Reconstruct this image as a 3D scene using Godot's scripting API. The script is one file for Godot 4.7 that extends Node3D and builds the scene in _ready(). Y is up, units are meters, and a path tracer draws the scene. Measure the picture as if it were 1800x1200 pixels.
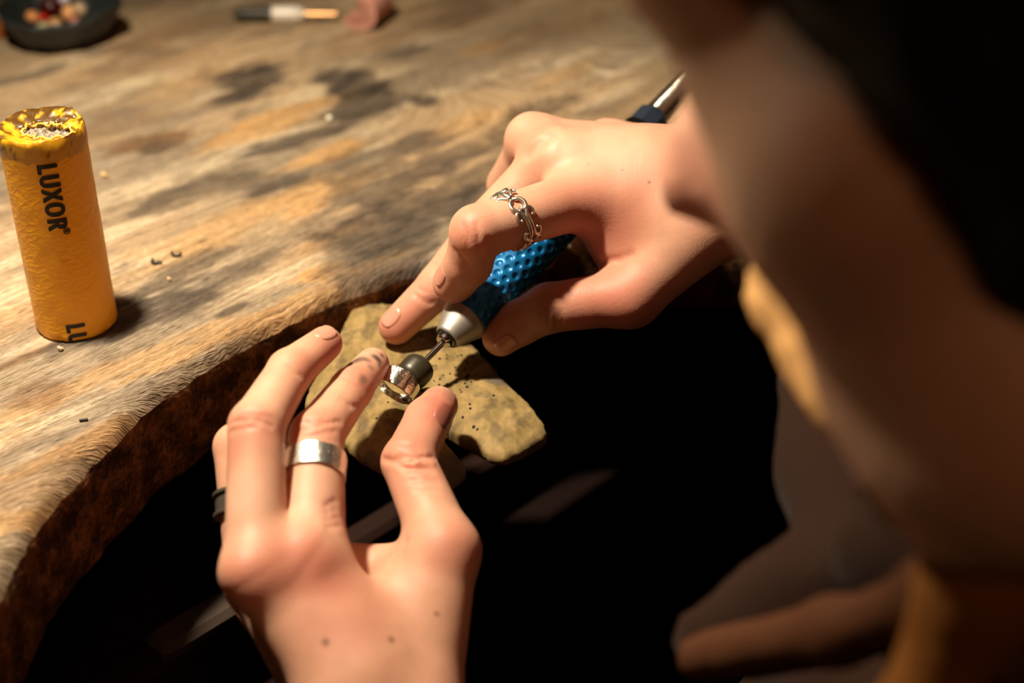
extends Node3D
# A goldsmith at a jeweller's bench, seen over the left shoulder. Units are metres; the bench top is at y = 0.9.

const TOP := 0.9
const CUT := Vector3(0.0961, 0.9, -0.3689)   # centre of the round cut-out in the bench
const CUT_R := 0.275
const BENCH_TURN := 0.8063                   # the bench stands turned to the camera
var M := {}
var names := {}
var rng := RandomNumberGenerator.new()

# ------------------------------------------------------------------ bookkeeping
func tag(o: Node3D, label: String, category := "", group := "", kind := "") -> Node3D:
	if label: o.set_meta("label", label)
	if category: o.set_meta("category", category)
	if group: o.set_meta("group", group)
	if kind: o.set_meta("kind", kind)
	return o

func numbered(called: String) -> String:
	if not names.has(called):
		names[called] = 0
		return called
	names[called] += 1
	return "%s_%03d" % [called, names[called]]

func base(called: String, at := Vector3.ZERO, basis := Basis()) -> Node3D:
	var o := Node3D.new()
	o.name = numbered(called)
	add_child(o)
	o.transform = Transform3D(basis, at)
	return o

func put(called: String, m: Mesh, material: Material, parent: Node = null) -> MeshInstance3D:
	var o := MeshInstance3D.new()
	o.mesh = m
	o.material_override = material
	if parent == null:
		o.name = numbered(called)
		add_child(o)
	else:
		o.name = called
		parent.add_child(o, true)
	return o

func mat(c: Color, rough := 0.6, metal := 0.0, spec := 0.5) -> StandardMaterial3D:
	var m := StandardMaterial3D.new()
	m.albedo_color = c
	m.roughness = rough
	m.metallic = metal
	m.metallic_specular = spec
	return m

# ------------------------------------------------------------------ meshes
# Triangles are turned outwards (closed shapes by their volume), corners sharper than crease degrees stay sharp.
func make(V: PackedVector3Array, I: PackedInt32Array, crease := 180.0, uv := PackedVector2Array(), uv2 := PackedVector2Array(), col := PackedColorArray(), orient := 0) -> ArrayMesh:
	var vol := 0.0
	var n := I.size() / 3
	if orient == 0:
		for t in n:
			vol += V[I[3 * t]].dot(V[I[3 * t + 1]].cross(V[I[3 * t + 2]]))
	else:
		vol = -orient
	if vol > 0.0:
		for t in n:
			var k := I[3 * t + 1]
			I[3 * t + 1] = I[3 * t + 2]
			I[3 * t + 2] = k
	var FN := PackedVector3Array()
	FN.resize(n)
	var N := PackedVector3Array()
	N.resize(V.size())
	for t in n:
		var a := V[I[3 * t]]
		var f := (V[I[3 * t + 2]] - a).cross(V[I[3 * t + 1]] - a)
		FN[t] = f
		N[I[3 * t]] += f
		N[I[3 * t + 1]] += f
		N[I[3 * t + 2]] += f
	var A := []
	A.resize(Mesh.ARRAY_MAX)
	if crease >= 180.0:
		for i in N.size():
			N[i] = N[i].normalized()
		A[Mesh.ARRAY_VERTEX] = V
		A[Mesh.ARRAY_NORMAL] = N
		A[Mesh.ARRAY_INDEX] = I
		if uv.size(): A[Mesh.ARRAY_TEX_UV] = uv
		if uv2.size(): A[Mesh.ARRAY_TEX_UV2] = uv2
		if col.size(): A[Mesh.ARRAY_COLOR] = col
	else:
		var lim := cos(deg_to_rad(crease))
		var at := {}
		for t in n:
			for k in 3:
				var key := Vector3i((V[I[3 * t + k]] * 1e6).round())
				if not at.has(key): at[key] = []
				at[key].append(t)
		var V2 := PackedVector3Array()
		var N2 := PackedVector3Array()
		var U2 := PackedVector2Array()
		var W2 := PackedVector2Array()
		var C2 := PackedColorArray()
		for t in n:
			var fn := FN[t].normalized()
			for k in 3:
				var i := I[3 * t + k]
				var s := Vector3.ZERO
				for o in at[Vector3i((V[i] * 1e6).round())]:
					if FN[o].normalized().dot(fn) >= lim: s += FN[o]
				V2.append(V[i])
				N2.append(s.normalized() if s.length() > 0.0 else fn)
				if uv.size(): U2.append(uv[i])
				if uv2.size(): W2.append(uv2[i])
				if col.size(): C2.append(col[i])
		A[Mesh.ARRAY_VERTEX] = V2
		A[Mesh.ARRAY_NORMAL] = N2
		if uv.size(): A[Mesh.ARRAY_TEX_UV] = U2
		if uv2.size(): A[Mesh.ARRAY_TEX_UV2] = W2
		if col.size(): A[Mesh.ARRAY_COLOR] = C2
	var m := ArrayMesh.new()
	m.add_surface_from_arrays(Mesh.PRIMITIVE_TRIANGLES, A)
	return m

# A collector of vertices and triangles.
class Bag:
	var V := PackedVector3Array()
	var I := PackedInt32Array()
	var UV := PackedVector2Array()
	func grid(rows: Array, around := false, cap_a := false, cap_b := false) -> void:
		var w: int = rows[0].size()
		var o := V.size()
		for r in rows:
			V.append_array(r)
		for j in rows.size() - 1:
			for i in (w if around else w - 1):
				var a := o + j * w + i
				var b := o + j * w + (i + 1) % w
				I.append_array([a, b, a + w, b, b + w, a + w])
		for end in [[cap_a, 0], [cap_b, rows.size() - 1]]:
			if end[0]:
				var c := Vector3.ZERO
				for p in rows[end[1]]: c += p
				V.append(c / w)
				for i in w:
					var a: int = o + end[1] * w + i
					var b: int = o + end[1] * w + (i + 1) % w
					if end[1] == 0: I.append_array([V.size() - 1, b, a])
					else: I.append_array([V.size() - 1, a, b])
	# profile of (radius, height) turned about y, then placed
	func lathe(profile: Array, n := 48, t := Transform3D(), wob = null, caps := true) -> void:
		var rows := []
		for p in profile:
			var row := PackedVector3Array()
			for i in n:
				var a := TAU * i / n
				var q := Vector3(cos(a) * p[0], p[1], sin(a) * p[0])
				if wob != null: q = wob.call(q, a)
				row.append(t * q)
			rows.append(row)
		grid(rows, true, caps and profile[0][0] > 1e-6, caps and profile[-1][0] > 1e-6)
	func tube(path: PackedVector3Array, radii, n := 10, closed := false, flat := 1.0, up := Vector3.ZERO) -> void:
		var rows := []
		var m := path.size()
		var side := Vector3.ZERO
		for i in m:
			var d := (path[(i + 1) % m] - path[(i - 1 + m) % m]) if closed else (path[mini(i + 1, m - 1)] - path[maxi(i - 1, 0)])
			d = d.normalized()
			if up != Vector3.ZERO: side = up.cross(d).normalized()
			else:
				if side == Vector3.ZERO: side = d.cross(Vector3(0.31, 0.87, 0.4)).normalized()
				side = (side - d * side.dot(d)).normalized()
			var v := d.cross(side)
			var r: float = radii[i] if radii is Array or radii is PackedFloat32Array else radii
			var row := PackedVector3Array()
			for k in n:
				var a := TAU * k / n
				row.append(path[i] + side * (cos(a) * r) + v * (sin(a) * r * flat))
			rows.append(row)
		if closed: rows.append(rows[0])
		grid(rows, true, not closed, not closed)
	# box with chamfered edges
	func box(at: Vector3, size: Vector3, ch := 0.002, t := Transform3D()) -> void:
		var h := size / 2.0
		var rows := []
		for e in [[-h.y, ch], [-h.y + ch, 0.0], [h.y - ch, 0.0], [h.y, ch]]:
			var x: float = h.x - e[1]
			var z: float = h.z - e[1]
			var c: float = ch
			var row := PackedVector3Array()
			for q in [Vector2(x, z - c), Vector2(x - c, z), Vector2(-x + c, z), Vector2(-x, z - c), Vector2(-x, -z + c), Vector2(-x + c, -z), Vector2(x - c, -z), Vector2(x, -z + c)]:
				row.append(t * (at + Vector3(q.x, e[0], q.y)))
			rows.append(row)
		grid(rows, true, true, true)

func bag_mesh(b: Bag, crease := 35.0) -> ArrayMesh:
	return make(b.V, b.I, crease)

# y axis along d
func along(a: Vector3, d: Vector3) -> Transform3D:
	var y := d.normalized()
	var x := y.cross(Vector3(0.2, 0.3, 0.93)).normalized()
	return Transform3D(Basis(x, y, x.cross(y)), a)

func smooth_path(pts: Array, per := 8, closed := false) -> PackedVector3Array:
	var out := PackedVector3Array()
	var n := pts.size()
	for i in (n if closed else n - 1):
		var p0: Vector3 = pts[(i - 1 + n) % n] if closed or i > 0 else pts[0] * 2.0 - pts[1]
		var p1: Vector3 = pts[i]
		var p2: Vector3 = pts[(i + 1) % n]
		var p3: Vector3 = pts[(i + 2) % n] if closed or i + 2 < n else pts[n - 1] * 2.0 - pts[n - 2]
		for k in per:
			out.append(p1.cubic_interpolate(p2, p0, p3, float(k) / per))
	if not closed: out.append(pts[n - 1])
	return out

# ------------------------------------------------------------------ bodies: a field of tapered capsules, meshed as surface nets
class Field:
	# prims: [group, a, b, radius at a, radius at b]; group 0 is the trunk (palm, head, torso); other groups join it but not each other
	var A := PackedVector3Array()
	var AB := PackedVector3Array()
	var INV := PackedFloat32Array()
	var RA := PackedFloat32Array()
	var RB := PackedFloat32Array()
	var G := PackedInt32Array()
	var CA := PackedVector3Array()
	var CAB := PackedVector3Array()
	var CINV := PackedFloat32Array()
	var CW := PackedFloat32Array()
	var CD := PackedFloat32Array()
	var k0 := 0.013
	var kf := 0.0022
	var kj := 0.007
	var ripple: FastNoiseLite
	var ripple_by := 0.0
	func _init(prims: Array) -> void:
		prims.sort_custom(func(p, q): return p[0] < q[0])
		for p in prims:
			var ab: Vector3 = p[2] - p[1]
			A.append(p[1]); AB.append(ab); INV.append(1.0 / maxf(ab.length_squared(), 1e-12))
			RA.append(p[3]); RB.append(p[4] - p[3]); G.append(p[0])
	# a crease (depth > 0) or a ridge (depth < 0) along a line near the skin
	func crease(a: Vector3, b: Vector3, width: float, depth: float) -> void:
		CA.append(a); CAB.append(b - a); CINV.append(1.0 / maxf((b - a).length_squared(), 1e-12)); CW.append(width); CD.append(depth)
	func all() -> PackedInt32Array:
		return PackedInt32Array(range(A.size()))
	func value(p: Vector3, L: PackedInt32Array, LC: PackedInt32Array) -> float:
		var dp := 1e3
		var best := 1e3
		var cur := 0
		var dg := 1e3
		for i in L:
			var q := p - A[i]
			var t := clampf(q.dot(AB[i]) * INV[i], 0.0, 1.0)
			var d := (q - AB[i] * t).length() - (RA[i] + RB[i] * t)
			var g := G[i]
			if g == 0:
				var h := maxf(k0 - absf(dp - d), 0.0) / k0
				dp = minf(dp, d) - h * h * k0 * 0.25
			elif g != cur:
				if cur > 0:
					var h := maxf(kj - absf(dp - dg), 0.0) / kj
					best = minf(best, minf(dp, dg) - h * h * kj * 0.25)
				cur = g
				dg = d
			else:
				var h := maxf(kf - absf(dg - d), 0.0) / kf
				dg = minf(dg, d) - h * h * kf * 0.25
		if cur > 0:
			var h := maxf(kj - absf(dp - dg), 0.0) / kj
			best = minf(best, minf(dp, dg) - h * h * kj * 0.25)
		best = minf(best, dp)
		if absf(best) < 0.004:
			for i in LC:
				var q := p - CA[i]
				var t := clampf(q.dot(CAB[i]) * CINV[i], 0.0, 1.0)
				var e := (q - CAB[i] * t).length_squared() / (CW[i] * CW[i])
				if e < 5.0: best += CD[i] * exp(-e)
		if ripple: best += ripple_by * ripple.get_noise_3dv(p)
		return best
	func gradient(p: Vector3) -> Vector3:
		var L := all()
		var LC := PackedInt32Array()
		var e := 4e-4
		return Vector3(value(p + Vector3(e, 0, 0), L, LC) - value(p - Vector3(e, 0, 0), L, LC), value(p + Vector3(0, e, 0), L, LC) - value(p - Vector3(0, e, 0), L, LC), value(p + Vector3(0, 0, e), L, LC) - value(p - Vector3(0, 0, e), L, LC)).normalized()
	# from p towards -n onto the surface
	func onto(p: Vector3, n: Vector3) -> Vector3:
		var L := all()
		var LC := PackedInt32Array(range(CA.size()))
		for i in 12: p -= n * value(p, L, LC)
		return p
	# cells of size h; keep(p) may cut the body off
	func net(h: float, keep = null) -> Array:
		var lo := Vector3(1e9, 1e9, 1e9)
		var hi := -lo
		for i in A.size():
			var r := maxf(RA[i], RA[i] + RB[i]) + 3.0 * h
			for q in [A[i], A[i] + AB[i]]:
				lo = lo.min(q - Vector3(r, r, r))
				hi = hi.max(q + Vector3(r, r, r))
		var B := 4
		var nb := Vector3i(((hi - lo) / (h * B)).ceil())
		var nx := nb.x * B + 1
		var ny := nb.y * B + 1
		var nz := nb.z * B + 1
		var F := PackedFloat32Array()
		F.resize(nx * ny * nz)
		F.fill(9.0)
		var ID := PackedInt32Array()
		ID.resize(nx * ny * nz)
		ID.fill(-1)
		var half := h * B * 0.5
		var reach := half * 1.7321
		var blocks := []
		var D := PackedFloat32Array()
		D.resize(A.size())
		for bz in nb.z:
			for by in nb.y:
				for bx in nb.x:
					var c := lo + Vector3(bx + 0.5, by + 0.5, bz + 0.5) * (h * B)
					var dm := 1e3
					for i in A.size():
						var q := c - A[i]
						var t := clampf(q.dot(AB[i]) * INV[i], 0.0, 1.0)
						D[i] = (q - AB[i] * t).length() - (RA[i] + RB[i] * t)
						dm = minf(dm, D[i])
					if dm > reach + k0 or dm < -reach - 0.02 - absf(ripple_by): continue
					var L := PackedInt32Array()
					for i in A.size():
						if D[i] < maxf(dm, 0.0) + 2.0 * reach + k0 * 1.5: L.append(i)
					var LC := PackedInt32Array()
					for i in CA.size():
						var q := c - CA[i]
						var t := clampf(q.dot(CAB[i]) * CINV[i], 0.0, 1.0)
						if (q - CAB[i] * t).length() < reach + CW[i] * 2.3: LC.append(i)
					var dc := value(c, L, LC)
					if absf(dc) > reach * 1.25 + absf(ripple_by) + 0.001: continue
					blocks.append(Vector3i(bx, by, bz))
					for z in range(bz * B, bz * B + B + 1):
						for y in range(by * B, by * B + B + 1):
							for x in range(bx * B, bx * B + B + 1):
								var k := x + nx * (y + ny * z)
								if F[k] > 8.0: F[k] = value(lo + Vector3(x, y, z) * h, L, LC)
		var V := PackedVector3Array()
		var cells := PackedInt32Array()
		var off := [0, 1, nx, nx + 1, nx * ny, nx * ny + 1, nx * ny + nx, nx * ny + nx + 1]
		var edges := [[0, 1], [2, 3], [4, 5], [6, 7], [0, 2], [1, 3], [4, 6], [5, 7], [0, 4], [1, 5], [2, 6], [3, 7]]
		var corner := []
		for i in 8: corner.append(Vector3(i & 1, (i >> 1) & 1, i >> 2))
		for b in blocks:
			for z in range(b.z * B, b.z * B + B):
				for y in range(b.y * B, b.y * B + B):
					for x in range(b.x * B, b.x * B + B):
						var k := x + nx * (y + ny * z)
						var mask := 0
						for i in 8:
							if F[k + off[i]] < 0.0: mask |= 1 << i
						if mask == 0 or mask == 255: continue
						var s := Vector3.ZERO
						var m := 0
						for e in edges:
							var f0 := F[k + off[e[0]]]
							var f1 := F[k + off[e[1]]]
							if (f0 < 0.0) != (f1 < 0.0):
								s += corner[e[0]].lerp(corner[e[1]], f0 / (f0 - f1))
								m += 1
						var p := lo + (Vector3(x, y, z) + s / m) * h
						ID[k] = V.size()
						V.append(p)
						cells.append(k)
		var I := PackedInt32Array()
		var steps := [1, nx, nx * ny]
		for k in cells:
			for ax in 3:
				var s0: int = steps[ax]
				var u: int = steps[(ax + 1) % 3]
				var w: int = steps[(ax + 2) % 3]
				var inside := F[k] < 0.0
				if inside == (F[k + s0] < 0.0): continue
				if k - u - w < 0: continue
				var a := ID[k]
				var b := ID[k - u]
				var c := ID[k - u - w]
				var d := ID[k - w]
				if a < 0 or b < 0 or c < 0 or d < 0: continue
				if keep != null and not keep.call(V[a]): continue
				if inside: I.append_array([a, d, c, a, c, b])   # clockwise from outside
				else: I.append_array([a, b, c, a, c, d])
		return [V, I]

# colour patches on skin: [point, radius, colour, share]
func tinted(V: PackedVector3Array, c: Color, spots: Array, noise: FastNoiseLite, by := 0.1) -> PackedColorArray:
	var out := PackedColorArray()
	out.resize(V.size())
	for i in V.size():
		var p := V[i]
		var k := c * (1.0 + by * noise.get_noise_3dv(p))
		for s in spots:
			var e: float = p.distance_squared_to(s[0]) / (s[1] * s[1])
			if e < 4.0: k = k.lerp(s[2], s[3] * exp(-e * e * 0.7 - e * 0.3))
		k.a = 1.0
		out[i] = k
	return out

func noise(freq: float, sd := 1, octaves := 3, kind := FastNoiseLite.TYPE_SIMPLEX_SMOOTH) -> FastNoiseLite:
	var n := FastNoiseLite.new()
	n.noise_type = kind
	n.seed = sd
	n.frequency = freq
	n.fractal_octaves = octaves
	if octaves < 2: n.fractal_type = FastNoiseLite.FRACTAL_NONE
	return n

func grey(n: FastNoiseLite, w: int, h: int, W := 0, H := 0) -> PackedByteArray:
	var im := n.get_seamless_image(w, h)
	im.convert(Image.FORMAT_L8)
	if W: im.resize(W, H, Image.INTERPOLATE_CUBIC)
	return im.get_data()

func tex(data: PackedByteArray, w: int, h: int, format := Image.FORMAT_RGB8) -> ImageTexture:
	return ImageTexture.create_from_image(Image.create_from_data(w, h, false, format, data))

func soft(a: float, b: float, x: float) -> float:
	return smoothstep(a, b, x)

func make_materials() -> void:
	# wood grain of the bench top: streaks along u, one tile is 24 cm by 12 cm
	var w := 1024
	var a := grey(noise(0.022, 3, 4), 72, 1024, w, w)
	var b := grey(noise(0.085, 8, 3), 72, 1024, w, w)
	var c := grey(noise(0.03, 5, 4), 256, 1024, w, w)
	var d := grey(noise(0.11, 12, 2), 110, 1024, w, w)
	var e := grey(noise(0.03, 21, 4), 1024, 1024)
	var fi := grey(noise(0.22, 23, 2), 200, 1024, w, w)
	var rgb := PackedByteArray()
	rgb.resize(w * w * 3)
	var hgt := PackedByteArray()
	hgt.resize(w * w)
	for i in w * w:
		var g := 0.22 * a[i] + 0.22 * b[i] + 0.15 * c[i] + 0.14 * e[i] + 0.27 * fi[i]
		var v := clampf((g - 128.0) / 100.0 + 0.56, 0.0, 1.0)
		var crack := soft(0.62, 0.80, d[i] / 255.0) * soft(0.45, 0.68, c[i] / 255.0)
		v = clampf(v, 0.0, 1.0)
		var s := 1.0 - 0.5 * crack
		rgb[3 * i] = int(clampf((0.62 + 0.38 * v) * s, 0.0, 1.0) * 255.0)
		rgb[3 * i + 1] = int(clampf((0.56 + 0.41 * v) * s, 0.0, 1.0) * 255.0)
		rgb[3 * i + 2] = int(clampf((0.47 + 0.46 * v) * s, 0.0, 1.0) * 255.0)
		hgt[i] = int(clampf(0.2 + 0.8 * v - 0.7 * crack, 0.0, 1.0) * 255.0)
	var m := mat(Color(1, 1, 1), 0.62, 0.0, 0.45)
	m.albedo_texture = tex(rgb, w, w)
	m.heightmap_enabled = true
	m.heightmap_texture = tex(hgt, w, w, Image.FORMAT_L8)
	m.heightmap_scale = 0.075
	m.detail_enabled = true
	m.detail_blend_mode = BaseMaterial3D.BLEND_MODE_MUL
	m.detail_uv_layer = BaseMaterial3D.DETAIL_UV_2
	m.detail_albedo = stains_and_patches()
	M.wood = m

	# the worn, dark fibrous edge of the cut-out
	var f1 := grey(noise(0.012, 31, 5), 512, 512)
	var f2 := grey(noise(0.10, 33, 3), 512, 200, 512, 512)
	var f3 := grey(noise(0.09, 37, 3), 200, 512, 512, 512)
	var er := PackedByteArray()
	er.resize(512 * 512 * 3)
	var eh := PackedByteArray()
	eh.resize(512 * 512)
	for i in 512 * 512:
		var v := clampf((0.5 * f1[i] + 0.25 * f2[i] + 0.25 * f3[i] - 128.0) / 110.0 + 0.42, 0.0, 1.0)
		er[3 * i] = int((0.21 + 0.38 * v) * 255.0)
		er[3 * i + 1] = int((0.13 + 0.26 * v) * 255.0)
		er[3 * i + 2] = int((0.065 + 0.15 * v) * 255.0)
		eh[i] = int(v * 255.0)
	m = mat(Color(1, 1, 1), 0.85, 0.0, 0.3)
	m.albedo_texture = tex(er, 512, 512)
	m.heightmap_enabled = true
	m.heightmap_texture = tex(eh, 512, 512, Image.FORMAT_L8)
	m.heightmap_scale = 0.05
	M.edge = m

	# bench pin: pale worn beech with drill holes, burn marks and grey patches, some of them painted handpiece shadow, one picture 13 cm wide laid on from above
	var q := 640
	var p1 := grey(noise(0.02, 41, 4), 640, 200, 640, 640)
	var p2 := grey(noise(0.04, 43, 4), 640, 640)
	var pr := PackedByteArray()
	pr.resize(q * q * 3)
	var ph := PackedByteArray()
	ph.resize(q * q)
	var g2 := FastNoiseLite.new()
	g2.frequency = 0.02
	var dots := []
	rng.seed = 77
	for k in 95:
		var along_ := rng.randf()
		var around_ := rng.randfn(0.0, 1.0)
		dots.append(Vector3(330.0 + 200.0 * (along_ - 0.5) * 1.1 + 18.0 * around_, 320.0 + 70.0 * rng.randfn(0.0, 1.0) + 20.0, 1.3 + 2.6 * rng.randf() * rng.randf() + 0.5 * rng.randf()))
	for y in q:
		for x in q:
			var i := y * q + x
			var v := clampf((0.55 * p1[i] + 0.45 * p2[i] - 128.0) / 100.0 + 0.5, 0.0, 1.0)
			var dirt := soft(0.05, 0.6, g2.get_noise_2d(x * 0.9, y * 0.9) + 0.15)
			var r := lerpf(0.49, 0.60, v) * (1.0 - 0.20 * dirt)
			var gg := lerpf(0.41, 0.505, v) * (1.0 - 0.20 * dirt)
			var bb := lerpf(0.245, 0.325, v) * (1.0 - 0.15 * dirt)
			pr[3 * i] = int(r * 255.0)
			pr[3 * i + 1] = int(gg * 255.0)
			pr[3 * i + 2] = int(bb * 255.0)
			ph[i] = int((0.55 + 0.4 * v) * 255.0)
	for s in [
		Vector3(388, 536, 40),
		Vector3(464, 308, 26),  # this and the next: shadow of the handpiece, painted grey into the map
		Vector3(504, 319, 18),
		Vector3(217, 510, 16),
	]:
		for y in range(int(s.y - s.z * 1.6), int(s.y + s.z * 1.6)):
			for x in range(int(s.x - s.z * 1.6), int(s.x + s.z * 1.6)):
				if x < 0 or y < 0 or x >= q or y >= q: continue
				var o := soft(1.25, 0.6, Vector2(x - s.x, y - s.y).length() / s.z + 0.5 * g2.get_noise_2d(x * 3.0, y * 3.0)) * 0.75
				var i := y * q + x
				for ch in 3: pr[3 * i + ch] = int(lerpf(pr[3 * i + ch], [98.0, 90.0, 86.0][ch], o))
	for s in dots:
		for y in range(int(s.y - 6), int(s.y + 7)):
			for x in range(int(s.x - 6), int(s.x + 7)):
				if x < 0 or y < 0 or x >= q or y >= q: continue
				var o := soft(s.z + 0.9, s.z - 0.4, Vector2(x - s.x, y - s.y).length())
				var i := y * q + x
				for ch in 3: pr[3 * i + ch] = int(lerpf(pr[3 * i + ch], 16.0, o * 0.93))
				ph[i] = int(lerpf(ph[i], 0.0, o))
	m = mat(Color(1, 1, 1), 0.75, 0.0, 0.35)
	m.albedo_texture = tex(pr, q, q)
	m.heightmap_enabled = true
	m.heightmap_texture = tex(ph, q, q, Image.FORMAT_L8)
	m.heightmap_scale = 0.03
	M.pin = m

	# skin: fine pores and lines as relief, colour from the mesh
	var cell := noise(0.06, 5, 3, FastNoiseLite.TYPE_CELLULAR)
	cell.cellular_return_type = FastNoiseLite.RETURN_DISTANCE
	var s1 := grey(cell, 512, 512)
	var s2 := grey(noise(0.02, 9, 4), 512, 512)
	var sh := PackedByteArray()
	sh.resize(512 * 512)
	for i in 512 * 512:
		sh[i] = int(clampf(0.6 * s1[i] + 0.4 * s2[i], 0.0, 255.0))
	m = mat(Color(1, 1, 1), 0.52, 0.0, 0.42)
	m.vertex_color_use_as_albedo = true
	m.subsurf_scatter_enabled = true
	m.subsurf_scatter_strength = 0.2
	m.heightmap_enabled = true
	m.heightmap_texture = tex(sh, 512, 512, Image.FORMAT_L8)
	m.heightmap_scale = 0.012
	m.uv1_triplanar = true
	m.uv1_scale = Vector3(48, 48, 48)
	M.skin = m
	M.nail = mat(Color(0.80, 0.55, 0.47), 0.28, 0.0, 0.5)
	M.nail_dark = mat(Color(0.62, 0.37, 0.31), 0.4, 0.0, 0.45)  # darker, redder nail colour for the left thumb

	# yellow wrapper of the polishing bar: crinkled film
	var wr := noise(0.02, 17, 4)
	wr.fractal_type = FastNoiseLite.FRACTAL_RIDGED
	var w1 := grey(wr, 256, 512, 512, 512)
	m = mat(Color(1.0, 0.70, 0.05), 0.42, 0.0, 0.5)
	m.heightmap_enabled = true
	m.heightmap_texture = tex(w1, 512, 512, Image.FORMAT_L8)
	m.heightmap_scale = 0.02
	m.subsurf_scatter_enabled = true
	m.subsurf_scatter_strength = 0.07
	M.wrapper = m
	M.wrapper_rim = mat(Color(0.80, 0.52, 0.05), 0.33, 0.0, 0.5)
	M.ink = mat(Color(0.05, 0.025, 0.01), 0.5)
	M.wax = mat(Color(0.42, 0.40, 0.38), 0.6)
	var wn := NoiseTexture2D.new()
	wn.noise = noise(0.03, 4, 4)
	wn.seamless = true
	var ramp := Gradient.new()
	ramp.offsets = PackedFloat32Array([0.0, 0.45, 0.6, 1.0])
	ramp.colors = PackedColorArray([Color(0.12, 0.1, 0.1), Color(0.38, 0.34, 0.32), Color(0.66, 0.6, 0.5), Color(0.8, 0.75, 0.66)])
	wn.color_ramp = ramp
	M.wax.albedo_color = Color(1, 1, 1)
	M.wax.albedo_texture = wn
	M.wax.uv1_triplanar = true
	M.wax.uv1_scale = Vector3(28, 28, 28)

	M.silver = mat(Color(0.92, 0.90, 0.86), 0.36, 1.0)
	M.silver_worked = mat(Color(0.88, 0.85, 0.80), 0.2, 1.0)
	var hm := NoiseTexture2D.new()
	hm.noise = noise(0.022, 6, 3, FastNoiseLite.TYPE_CELLULAR)
	hm.seamless = true
	for k in ["silver", "silver_worked"]:
		M[k].heightmap_enabled = true
		M[k].heightmap_texture = hm
		M[k].heightmap_scale = 0.012 if k == "silver" else 0.012
		M[k].uv1_triplanar = true
		M[k].uv1_scale = Vector3(70, 70, 70)
	M.antique = mat(Color(0.86, 0.82, 0.76), 0.36, 1.0)
	M.dark_ring = mat(Color(0.40, 0.37, 0.32), 0.45, 0.6)
	M.blue = mat(Color(0.0, 0.43, 0.68), 0.3, 0.4)
	M.blue.clearcoat_enabled = true
	M.blue.clearcoat = 0.35
	M.cone = mat(Color(0.70, 0.68, 0.65), 0.48, 0.8)
	var gr := NoiseTexture2D.new()
	gr.noise = noise(0.2, 15, 2)
	gr.seamless = true
	M.cone.heightmap_enabled = true
	M.cone.heightmap_texture = gr
	M.cone.heightmap_scale = 0.006
	M.cone.uv1_triplanar = true
	M.cone.uv1_scale = Vector3(60, 60, 60)
	M.steel = mat(Color(0.78, 0.76, 0.73), 0.18, 1.0)
	M.dark_steel = mat(Color(0.30, 0.35, 0.43), 0.32, 0.75)
	M.black = mat(Color(0.02, 0.02, 0.02), 0.5)
	M.rubber = mat(Color(0.21, 0.185, 0.13), 0.38, 0.15)
	M.brass = mat(Color(0.85, 0.66, 0.45), 0.3, 0.7)
	M.handle_dark = mat(Color(0.16, 0.15, 0.11), 0.5)
	M.band_white = mat(Color(0.82, 0.79, 0.74), 0.35)
	M.stone = mat(Color(0.13, 0.15, 0.15), 0.5)
	M.stone.heightmap_enabled = true
	M.stone.heightmap_texture = hm
	M.stone.heightmap_scale = 0.1
	M.stone.uv1_triplanar = true
	M.stone.uv1_scale = Vector3(20, 20, 20)
	M.pink = mat(Color(0.78, 0.55, 0.48), 0.8)
	M.shirt = mat(Color(0.17, 0.105, 0.075), 0.9, 0.0, 0.2)
	M.shirt.rim_enabled = true
	M.shirt.rim = 0.25
	var cl := NoiseTexture2D.new()
	cl.noise = noise(0.12, 44, 2)
	cl.seamless = true
	M.shirt.heightmap_enabled = true
	M.shirt.heightmap_texture = cl
	M.shirt.heightmap_scale = 0.03
	M.shirt.uv1_triplanar = true
	M.shirt.uv1_scale = Vector3(20, 20, 20)
	M.apron = mat(Color(0.50, 0.31, 0.12), 0.7, 0.0, 0.3)
	M.strap = mat(Color(0.30, 0.18, 0.11), 0.8, 0.0, 0.2)
	M.trousers = mat(Color(0.03, 0.025, 0.025), 0.95, 0.0, 0.1)
	M.hair = mat(Color(0.045, 0.028, 0.018), 0.6, 0.0, 0.3)
	M.beard = mat(Color(0.88, 0.67, 0.42), 0.75, 0.0, 0.3)
	M.dark_wood = mat(Color(0.15, 0.085, 0.065), 0.75, 0.0, 0.25)
	M.tray = mat(Color(0.10, 0.058, 0.05), 0.8, 0.0, 0.2)
	M.grey_wood = mat(Color(0.27, 0.22, 0.19), 0.7, 0.0, 0.3)
	M.floor = mat(Color(0.13, 0.14, 0.13), 0.8)
	M.wall = mat(Color(0.42, 0.36, 0.30), 0.9)
	M.lamp_metal = mat(Color(0.2, 0.22, 0.2), 0.4, 0.6)

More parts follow.
